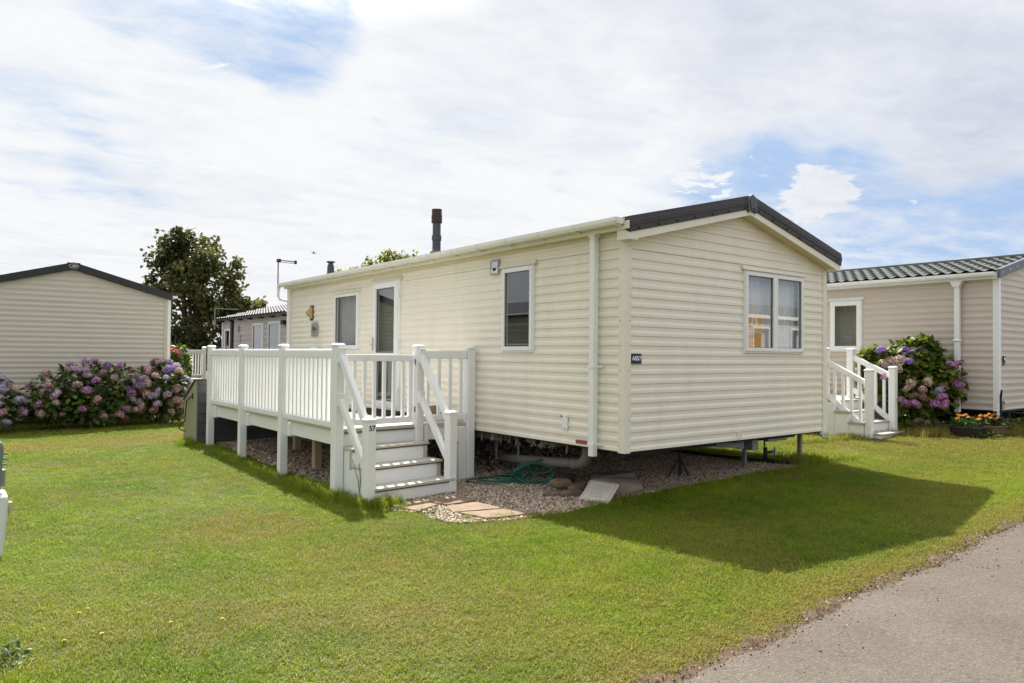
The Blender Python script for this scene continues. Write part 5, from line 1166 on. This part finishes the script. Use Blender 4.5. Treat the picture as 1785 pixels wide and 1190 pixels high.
def grass_mat(name, base=False):
    mt = bpy.data.materials.new(name); mt.use_nodes = True; nt = mt.node_tree; N = nt.nodes; L = nt.links; b = N['Principled BSDF']; out = N['Material Output']; b.inputs['Roughness'].default_value = .48; b.inputs['Specular IOR Level'].default_value = .16 if not base else .05
    dryf, tone, m, mr, noise = grass_colour(N, L)
    if base: rnd = noise(45, 4, (1, 8, 0)); rnd = mr(rnd, .3, .7)
    else: at = N.new('ShaderNodeAttribute'); at.attribute_name = 'tint'; rnd = at.outputs['Fac']
    g = N.new('ShaderNodeMix'); g.data_type = 'RGBA'; lush = noise(.8, 3, (9, 4, 0)); L.new(m('ADD', m('ADD', m('MULTIPLY', rnd, .75), m('MULTIPLY', m('SUBTRACT', tone, .5), 1.0)), m('MULTIPLY', m('SUBTRACT', lush, .5), 1.3), True), g.inputs['Factor'])
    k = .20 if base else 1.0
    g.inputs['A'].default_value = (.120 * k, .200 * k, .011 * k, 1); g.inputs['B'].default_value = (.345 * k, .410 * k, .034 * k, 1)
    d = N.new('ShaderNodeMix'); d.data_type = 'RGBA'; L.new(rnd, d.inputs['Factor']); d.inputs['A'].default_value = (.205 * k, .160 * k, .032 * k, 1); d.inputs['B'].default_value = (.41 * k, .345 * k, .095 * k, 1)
    x = N.new('ShaderNodeMix'); x.data_type = 'RGBA'; 
    fac = m('MULTIPLY', dryf, m('ADD', m('MULTIPLY', rnd, .55), .55), True)
    L.new(fac, x.inputs['Factor']); L.new(g.outputs['Result'], x.inputs['A']); L.new(d.outputs['Result'], x.inputs['B'])
    L.new(x.outputs['Result'], b.inputs['Base Color'])
    if not base:
        t = N.new('ShaderNodeBsdfTranslucent'); L.new(x.outputs['Result'], t.inputs['Color']); mx = N.new('ShaderNodeMixShader'); mx.inputs[0].default_value = .42; L.new(b.outputs[0], mx.inputs[1]); L.new(t.outputs[0], mx.inputs[2]); L.new(mx.outputs[0], out.inputs['Surface'])
    return mt
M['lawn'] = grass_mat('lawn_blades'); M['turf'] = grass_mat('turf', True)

def ground_grid(xs, ys, dz=0.0):
    P = np.array([(x, y) for y in ys for x in xs]); z = gzs(P) + dz; nx = len(xs)
    vs = np.c_[P, z]; fs = [(j * nx + i, j * nx + i + 1, (j + 1) * nx + i + 1, (j + 1) * nx + i) for j in range(len(ys) - 1) for i in range(nx - 1)]
    return vs.tolist(), fs
xs = sorted(set(np.round(np.r_[-600, -200, -80, -40, -25, np.arange(-14, 18.1, .5), 25, 40, 80, 200, 600], 3))); ys_ = sorted(set(np.round(np.r_[-600, -200, -80, -40, -20, np.arange(-9, 22.1, .5), 30, 45, 80, 200, 600], 3)))
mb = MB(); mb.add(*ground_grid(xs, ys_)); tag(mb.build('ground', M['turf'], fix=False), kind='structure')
# path
pm = bpy.data.materials.new('tarmac'); pm.use_nodes = True
def tarmac():
    nt = pm.node_tree; N = nt.nodes; L = nt.links; b = N['Principled BSDF']; b.inputs['Roughness'].default_value = .85; b.inputs['Specular IOR Level'].default_value = .25
    geo = N.new('ShaderNodeNewGeometry')
    def noise(sc, det, rough=.6):
        n = N.new('ShaderNodeTexNoise'); n.inputs['Scale'].default_value = sc; n.inputs['Detail'].default_value = det; n.inputs['Roughness'].default_value = rough; L.new(geo.outputs['Position'], n.inputs['Vector']); return n.outputs['Fac']
    vo = N.new('ShaderNodeTexVoronoi'); vo.inputs['Scale'].default_value = 95; L.new(geo.outputs['Position'], vo.inputs['Vector'])
    r = N.new('ShaderNodeValToRGB'); sepc = N.new('ShaderNodeSeparateColor'); L.new(vo.outputs['Color'], sepc.inputs[0]); L.new(sepc.outputs[0], r.inputs[0])
    e = r.color_ramp.elements; e[0].color = (.060, .050, .042, 1); e[0].position = .0; e[1].color = (.128, .105, .087, 1); e[1].position = .95
    for p, c in ((.12, (.085, .070, .059, 1)), (.6, (.095, .079, .066, 1)), (.88, (.106, .088, .073, 1))): q = e.new(p); q.color = c
    mx = N.new('ShaderNodeMix'); mx.data_type = 'RGBA'; mx.blend_type = 'MULTIPLY'; mx.inputs['Factor'].default_value = 1; L.new(r.outputs[0], mx.inputs['A'])
    r2 = N.new('ShaderNodeValToRGB'); L.new(noise(1.3, 6), r2.inputs[0]); r2.color_ramp.elements[0].color = (.86, .85, .84, 1); r2.color_ramp.elements[0].position = .35; r2.color_ramp.elements[1].color = (1.1, 1.09, 1.07, 1); r2.color_ramp.elements[1].position = .68; L.new(r2.outputs[0], mx.inputs['B'])
    dk = N.new('ShaderNodeMapRange'); L.new(noise(26, 3, .5), dk.inputs['Value']); dk.inputs['From Min'].default_value = .30; dk.inputs['From Max'].default_value = .24; dk.inputs['To Max'].default_value = .65
    m2 = N.new('ShaderNodeMix'); m2.data_type = 'RGBA'; L.new(dk.outputs[0], m2.inputs['Factor']); L.new(mx.outputs['Result'], m2.inputs['A']); m2.inputs['B'].default_value = (.05, .043, .036, 1); L.new(m2.outputs['Result'], b.inputs['Base Color'])
    bp = N.new('ShaderNodeBump'); bp.inputs['Strength'].default_value = .55; bp.inputs['Distance'].default_value = .006; L.new(vo.outputs['Distance'], bp.inputs['Height']); L.new(bp.outputs[0], b.inputs['Normal'])
tarmac()
xs2 = np.arange(-14, 24.01, .04); mb = MB(); vs = []; fs = []
for x in xs2:
    e = path_edge(x)
    for y in (e, e - .25, -3.6, -5, -7, -8.4): vs.append((x, y, gz(x, y) + .012))
n = 6
for i in range(len(xs2) - 1):
    for j in range(n - 1): fs.append((i * n + j, i * n + j + 1, (i + 1) * n + j + 1, (i + 1) * n + j))
mb.add(vs, fs); tag(mb.build('path', pm), kind='structure')
# dirt strip along the path edge
dm = mat('dry_dirt', (.085, .060, .042), .95, .1, vary=.35, vscale=18, bump=.8, bscale=60)
mb = MB(); vs = []; fs = []
for x in xs2:
    e = path_edge(x)
    for y in (e + .10 + wob(x * 2.7, NPH[2]) * 1.6, e - .10): vs.append((x, y, gz(x, y) + .005))
for i in range(len(xs2) - 1): fs.append((2 * i, 2 * i + 1, 2 * i + 3, 2 * i + 2))
mb.add(vs, fs); tag(mb.build('dirt_verge', dm), kind='structure')
# gravel bed
gm = mat('gravel_bed', (.17, .135, .11), .95, .1, vary=.3, vscale=40, bump=1.0, bscale=70)
def bed_grid(name, poly, m, dz, st=.08):
    A = np.array(poly); gx_ = np.arange(A[:, 0].min(), A[:, 0].max() + st, st); gy_ = np.arange(A[:, 1].min(), A[:, 1].max() + st, st); vs, fs = ground_grid(gx_, gy_, dz)
    V = np.array(vs); F = np.array(fs); c = V[F].mean(1)[:, :2]; F = F[in_poly(c, poly)]; u, inv = np.unique(F, return_inverse=True); mb = MB(); mb.add(V[u].tolist(), inv.reshape(-1, 4).tolist()); return tag(mb.build(name, m, fix=False), kind='structure')
bed_grid('gravel_bed', GRAVD, gm, .006)

# instanced ground cover (points + geometry nodes)
def scatter(name, pts, rot, scl, idx, protos, tilt=.0):
    scl = np.asarray(scl, float); scl = np.repeat(scl[:, None], 3, 1) if scl.ndim == 1 else scl
    coll = bpy.data.collections.new(name + '_kinds')
    for p in protos: coll.objects.link(p)
    me = bpy.data.meshes.new(name); me.vertices.add(len(pts)); me.vertices.foreach_set('co', np.asarray(pts, np.float32).ravel())
    for an, ty, arr in (('rot', 'FLOAT_VECTOR', rot), ('scl', 'FLOAT_VECTOR', scl), ('idx', 'INT', idx)):
        a = me.attributes.new(an, ty, 'POINT'); a.data.foreach_set('vector' if ty == 'FLOAT_VECTOR' else 'value', np.asarray(arr, np.int32 if ty == 'INT' else np.float32).ravel())
    o = bpy.data.objects.new(name, me); S.collection.objects.link(o)
    ng = bpy.data.node_groups.new(name + '_nodes', 'GeometryNodeTree'); ng.interface.new_socket('Geometry', in_out='INPUT', socket_type='NodeSocketGeometry'); ng.interface.new_socket('Geometry', in_out='OUTPUT', socket_type='NodeSocketGeometry')
    N = ng.nodes; L = ng.links; gi = N.new('NodeGroupInput'); go = N.new('NodeGroupOutput'); ip = N.new('GeometryNodeInstanceOnPoints'); ci = N.new('GeometryNodeCollectionInfo')
    ci.inputs['Collection'].default_value = coll; ci.inputs['Separate Children'].default_value = True; ci.inputs['Reset Children'].default_value = True
    def att(nm, ty): n = N.new('GeometryNodeInputNamedAttribute'); n.data_type = ty; n.inputs['Name'].default_value = nm; return n.outputs['Attribute']
    L.new(gi.outputs[0], ip.inputs['Points']); L.new(ci.outputs[0], ip.inputs['Instance']); ip.inputs['Pick Instance'].default_value = True
    L.new(att('idx', 'INT'), ip.inputs['Instance Index']); e = N.new('FunctionNodeEulerToRotation'); L.new(att('rot', 'FLOAT_VECTOR'), e.inputs[0]); L.new(e.outputs[0], ip.inputs['Rotation']); L.new(att('scl', 'FLOAT_VECTOR'), ip.inputs['Scale'])
    L.new(ip.outputs[0], go.inputs[0]); md = o.modifiers.new('scatter', 'NODES'); md.node_group = ng
    return o
def proto(mb, name, m):
    o = mb.build(name, m, None, fix=False); S.collection.objects.unlink(o); return o
def blade_clump(n, rad, h, w, seed, lean=.5):
    r = np.random.default_rng(seed); mb = MB()
    for i in range(n):
        a = r.random() * 6.28; q = rad * math.sqrt(r.random()); c = np.array([q * math.cos(a), q * math.sin(a), -.006]); t = r.random() * 6.28; hh_ = h * (.55 + .7 * r.random()); ww = w * (.7 + .6 * r.random())
        dr_ = np.array([math.cos(t), math.sin(t), 0]); ph = t + 1.57 + .6 * r.normal(); sd_ = np.array([math.cos(ph), math.sin(ph), 0]) * ww / 2; ln_ = lean * (.3 + 1.0 * r.random())
        p1 = c + np.array([0, 0, hh_ * .55]) + dr_ * hh_ * ln_ * .3; p2 = c + np.array([0, 0, hh_ * (1 - .25 * ln_)]) + dr_ * hh_ * ln_ * .9
        mb.add([c - sd_, c + sd_, p1 + sd_ * .8, p1 - sd_ * .8, p2], [(0, 1, 2, 3), (3, 2, 4)], float(np.clip(.45 + .27 * r.normal(), 0, 1)))
    return mb
LP = [proto(blade_clump(135, .13, .030, .0034, 100 + k, 1.15), 'lawn_clump', M['lawn']) for k in range(6)]
def pts_in(x0, x1, y0, y1, dens):
    n = int((x1 - x0) * (y1 - y0) * dens); return np.c_[x0 + (x1 - x0) * rng.random(n), y0 + (y1 - y0) * rng.random(n)]
def jit_in(x0, x1, y0, y1, dens):
    st = 1 / math.sqrt(dens); X_, Y_ = np.meshgrid(np.arange(x0, x1, st), np.arange(y0, y1, st)); Q = np.c_[X_.ravel(), Y_.ravel()]; return Q + st * .9 * (rng.random(Q.shape) - .5)
def lawn_filter(P):
    e = np.array([path_edge(x) for x in P[:, 0]]); keep = (P[:, 1] > e + .055 + .11 * rng.random(len(P)) ** 3 + .035 * np.sin(P[:, 0] * 7) * np.sin(P[:, 0] * 2.3 + 1))
    ins = in_poly(P, GRAVD); d = poly_dist(P, GRAVD); keep &= ~(ins & (d > .03))
    return keep
allp = []; alls = []
for (x0, x1, y0, y1, dens, sc) in ((-5.6, 4.5, -2.9, 2.0, 105, 1.0), (-6.5, -1.5, 2.0, 6.0, 60, 1.1), (2.8, 9.5, -3.0, 3.5, 50, 1.15), (-8, .5, 6.0, 13.0, 34, 1.35), (3.0, 14, 3.5, 9, 10, 1.6), (9.5, 15, -3, 3.5, 16, 1.5), (-6, 4, 13, 19, 9, 1.7), (-9, -6.5, 2, 6, 10, 1.5), (-8.5, -5.6, -2.6, 2, 12, 1.4), (1.5, 3.2, .1, 3, 30, 1.2)):
    P = jit_in(x0, x1, y0, y1, dens * 1.12); P = P[lawn_filter(P)]; allp.append(P); alls.append(np.full(len(P), sc))
P = np.concatenate(allp); s = np.concatenate(alls)
keep = ~((P[:, 0] > -1.72) & (P[:, 0] < -.55) & (P[:, 1] > 1.72) & (P[:, 1] < 2.6)); P = P[keep]; s = s[keep]
# shorter where worn or by the path, a little longer in lush spots
e = np.array([path_edge(x) for x in P[:, 0]]); hgt = np.clip(.62 + .5 * (P[:, 1] - e), .5, 1.0) * (1 + .22 * np.sin(P[:, 0] * 1.9 + 1) * np.sin(P[:, 1] * 1.4)) * (.8 + .4 * rng.random(len(P)))
n = len(P); zz = gzs(P)
o = scatter('lawn', np.c_[P, zz], np.c_[.06 * rng.normal(size=n), .06 * rng.normal(size=n), 6.283 * rng.random(n)], np.c_[s, s, s * hgt], rng.integers(0, 6, n), LP); tag(o, kind='stuff', label='short mown lawn with straw coloured dry patches', cat='grass')
# long unmown grass against posts, steps and legs
LG = [proto(blade_clump(34, .07, .13, .0045, 200 + k, .75), 'long_grass_clump', M['lawn']) for k in range(4)]
tuf = []
def along(a, b, n, w, sc):
    for i in range(n): t = rng.random(); tuf.append((a[0] + (b[0] - a[0]) * t + w * rng.normal(), a[1] + (b[1] - a[1]) * t + w * rng.normal(), sc * (.6 + .7 * rng.random())))
along((-2.0, 7.6), (-1.9, 2.7), 150, .06, .62); along((-2.05, 7.9), (-2.1, 7.3), 40, .08, .9); along((-1.93, 3.4), (-1.78, 1.8), 110, .05, .95); along((-1.82, 1.9), (-1.50, 1.66), 60, .05, .9); along((-1.58, 1.72), (-1.5, 1.3), 16, .05, .6)
along((-1.4, .74), (-.5, .26), 40, .04, .45); along((-.4, .24), (3.2, .0), 150, .05, .55); along((3.3, .25), (3.95, -.05), 110, .12, 1.05); along((3.1, 1.5), (3.35, .35), 60, .08, .8); along((3.3, 2.2), (3.6, 1.0), 40, .1, .6)
for _ in range(420): tuf.append((-5.2 + 8 * rng.random(), -2.2 + 6 * rng.random(), .22 + .12 * rng.random()))
tuf = [t for t in tuf if not in_poly(np.array([t[:2]]), GRAVD)[0] or t[2] > .36]
along((4.6, 1.1), (6.5, .35), 130, .08, .75); along((6.6, .1), (8.4, -1.0), 160, .14, 1.0); along((7.5, -.9), (9.5, -1.3), 120, .16, .9); along((-5.6, -.5), (-4.75, -.9), 60, .12, .7); along((-2.5, 11.2), (-1.1, 11.0), 60, .1, .5); along((-4.2, 11.1), (-2.3, 11.2), 60, .1, .4)
T = np.array(tuf); o = scatter('long_grass', np.c_[T[:, :2], gzs(T[:, :2])], np.c_[.12 * rng.normal(size=len(T)), .12 * rng.normal(size=len(T)), 6.283 * rng.random(len(T))], T[:, 2], rng.integers(0, 4, len(T)), LG); tag(o, kind='stuff', label='uncut longer grass along the deck posts and caravan edges', cat='grass')
# pebbles
pbm = bpy.data.materials.new('pebbles'); pbm.use_nodes = True
def pebm():
    nt = pbm.node_tree; N = nt.nodes; L = nt.links; b = N['Principled BSDF']; b.inputs['Roughness'].default_value = .75; b.inputs['Specular IOR Level'].default_value = .3; oi = N.new('ShaderNodeObjectInfo'); r = N.new('ShaderNodeValToRGB'); L.new(oi.outputs['Random'], r.inputs[0]); e = r.color_ramp.elements
    e[0].color = (.17, .125, .095, 1); e[1].color = (.70, .61, .50, 1); e[1].position = .98
    for p, c in ((.2, (.31, .215, .155, 1)), (.45, (.43, .32, .235, 1)), (.62, (.44, .355, .30, 1)), (.8, (.58, .47, .37, 1))): q = e.new(p); q.color = c
    L.new(r.outputs[0], b.inputs['Base Color'])
pebm()
PB_ = []
for k in range(5):
    bm = bmesh.new(); bmesh.ops.create_icosphere(bm, subdivisions=1, radius=1.0); r = np.random.default_rng(300 + k)
    for v in bm.verts: v.co = Vector((v.co.x * (1 + .25 * r.normal() * .5), v.co.y * .8, v.co.z * .6)) * (1 + .14 * r.normal())
    me = bpy.data.meshes.new('pebble'); bm.to_mesh(me); bm.free(); me.materials.append(pbm); PB_.append(bpy.data.objects.new('pebble', me))
allp = []; allsz = []
for (x0, x1, y0, y1, dens, sz) in ((-1.8, 3.4, 0, 2.6, 3000, .0105), (-1.8, .2, 2.6, 7.6, 1300, .013), (.2, 3.3, 2.6, 5.5, 500, .016)):
    P = pts_in(x0, x1, y0, y1, dens); ins = in_poly(P, GRAVD) | (poly_dist(P, GRAVD) < .02); P = P[ins]; allp.append(P); allsz.append(sz * (.55 + .9 * rng.random(len(P)) ** 1.5))
P = np.concatenate(allp); sz = np.concatenate(allsz); n = len(P)
o = scatter('gravel', np.c_[P, gzs(P) + .008 + .006 * rng.random(n)], np.c_[.5 * rng.normal(size=n), .5 * rng.normal(size=n), 6.28 * rng.random(n)], sz, rng.integers(0, 5, n), PB_); tag(o, kind='stuff', label='mixed cream and brown gravel under the caravan and around the steps', cat='gravel')
CR_ = []
for q in PB_[:3]:
    me = q.data.copy(); me.materials.clear(); me.materials.append(mat('soil_crumb', (.07, .048, .032), .95, .1)); CR_.append(bpy.data.objects.new('soil_crumb', me))
# crumbs of dirt and grit at the path edge
n = 3000; X_ = -3 + 7 * rng.random(n); E_ = np.array([path_edge(x) for x in X_]); Y_ = E_ + .035 + .04 * rng.normal(size=n) - .12 * (rng.random(n) < .10) * rng.random(n) * 3
P = np.c_[X_, Y_]; o = scatter('grit', np.c_[P, gzs(P) + .014], np.c_[rng.normal(size=n), rng.normal(size=n), 6.28 * rng.random(n)], .0034 * (.5 + rng.random(n) ** 2 * 1.6), np.where(rng.random(n) < .2, 0, rng.integers(3, 6, n)), PB_[:3] + CR_); tag(o, kind='stuff', label='loose grit and crumbs along the edge of the tarmac path', cat='grit')

# weeds: dandelion-like flowers
def weed(x, y, h, label, first=[None]):
    g = gz(x, y)
    if first[0] is None:
        t = thing('dandelion', label, 'flower', (x, y, g), group='yellow flowers in the lawn'); first[0] = t
        mb = MB(); mb.tube([(x, y, g - .01), (x + .004, y, g + h * .5), (x, y + .003, g + h)], .0022, 5); mb.build('stalk', M['stem'], t)
        mb = MB(); c = np.array([x, y, g + h])
        for k in range(18):
            th = k * .7; d = np.array([math.cos(th), math.sin(th), .25 + .5 * (k > 9)]); s = np.array([-math.sin(th), math.cos(th), 0]) * .004; rad = .0095 - .003 * (k > 9)
            mb.add([c - s, c + s, c + d * rad + s, c + d * rad - s], [(0, 1, 2, 3)], float(rng.random()))
        mb.build('flower_head', M['yellow'], t, fix=False)
    else:
        t = first[0].copy(); S.collection.objects.link(t); t.location = (x, y, g); t.rotation_euler.z = 6.28 * rng.random(); t['label'] = label
        for ch in first[0].children: q = ch.copy(); S.collection.objects.link(q); q.parent = t
for (x, y, lab) in ((-4.45, .05, 'yellow flower at the left edge of the lawn, upper of a close pair'), (-4.50, .0, 'yellow flower at the left edge of the lawn, lower of a close pair'), (-4.62, -.42, 'yellow flower in the lawn near the bottom left corner, left one of a row'), (-4.45, -.43, 'yellow flower in the lawn near the bottom left corner, second in a row'),
      (-4.12, -.48, 'yellow flower in the lawn near the bottom left corner, third in a row'), (-3.88, -.60, 'yellow flower in the lawn near the bottom left corner, last in a row'), (.62, -.06, 'yellow flower in the shaded lawn in front of the boulder'), (1.55, -.75, 'yellow flower in the middle of the caravan shadow on the lawn'), (3.45, -.25, 'yellow flower in the lawn below the right corner of the cream caravan')):
    weed(x, y, .026, lab)
# taller weed by the steps and one under the deck
wd = thing('weed', 'tall thin weed with small yellow flowers growing beside the steps', 'weed', (-1.72, 2.2, gz(-1.72, 2.2)))
g = gz(-1.72, 2.2); mb = MB()
tips = []
for (dx, dy, h) in ((.03, -.02, .62), (.05, .02, .58), (-.05, -.05, .50), (-.02, -.12, .48), (.02, -.10, .42), (-.09, .02, .44), (.10, -.14, .30)):
    mb.tube([(-1.70, 2.12, g), (-1.70 + dx * .3, 2.12 + dy * .4, g + h * .5), (-1.70 + dx, 2.12 + dy, g + h)], [.005, .004, .0025], 5); tips.append((-1.70 + dx, 2.12 + dy, g + h))
mb.build('stalk', M['stem'], wd)
mb = MB()
for (x, y, z) in tips[:2]:
    for k in range(16): c = np.array([x, y, z]) + rng.normal(size=3) * .012; mb.add([c, c + unit() * .018, c + unit() * .018], [(0, 1, 2)], float(rng.random()))
mb.build('flower_head', M['yellow'], wd, fix=False)
# low ground-cover plants bottom left and dark bedding by the right caravan
def lowplant(x, y, r, h, n, label, seed, m=M['hleaf2'], L0=.03):
    rr = np.random.default_rng(seed); g = gz(x, y); t = thing('weed', label, 'weed', (x, y, g)); mb = MB()
    for i in range(n):
        a = rr.random() * 6.28; q = r * math.sqrt(rr.random()); p = np.array([x + q * math.cos(a), y + q * math.sin(a), g + h * rr.random() * (1 - .6 * q / r)]); leaf_quad(mb, p, rr.normal(size=3) + [0, 0, .1], rr.normal(size=3) * .4 + [0, 0, 1], L0 * (.7 + .8 * rr.random()), L0 * .7, float(rr.random()))
    mb.build('foliage', m, t, fix=False)
lowplant(-5.0, -.50, .26, .08, 260, 'clump of broad leaved weeds at the bottom left photo edge', 1, M['mleaf'], .032)
lowplant(8.3, -1.0, .55, .26, 700, 'dark leafy bedding plants in front of the right caravan corner', 2, M['hleaf'], .06)
lowplant(7.05, -.55, .30, .12, 200, 'low dark seedlings in front of the hydrangea', 3, M['hleaf'], .05)
lowplant(-1.42, 1.16, .10, .05, 60, 'small green weed beside the paving slabs', 4, M['mleaf'], .03)
# soil under the hydrangeas
mb = MB(); pts = [(-4.9, 11.2), (-3, 11.0), (-1.2, 11.0), (-.8, 11.6), (-1.2, 12.6), (-4.9, 12.6)]; bed_grid('flower_bed', pts, M['soil'], .012)
mb = MB(); pts = [(6.45, .35), (6.5, -.4), (7.1, -.85), (8.2, -1.1), (9.2, -1.1), (9.2, -.3), (7.8, .6), (6.7, .7)]; bed_grid('flower_bed', pts, M['soil'], .012)
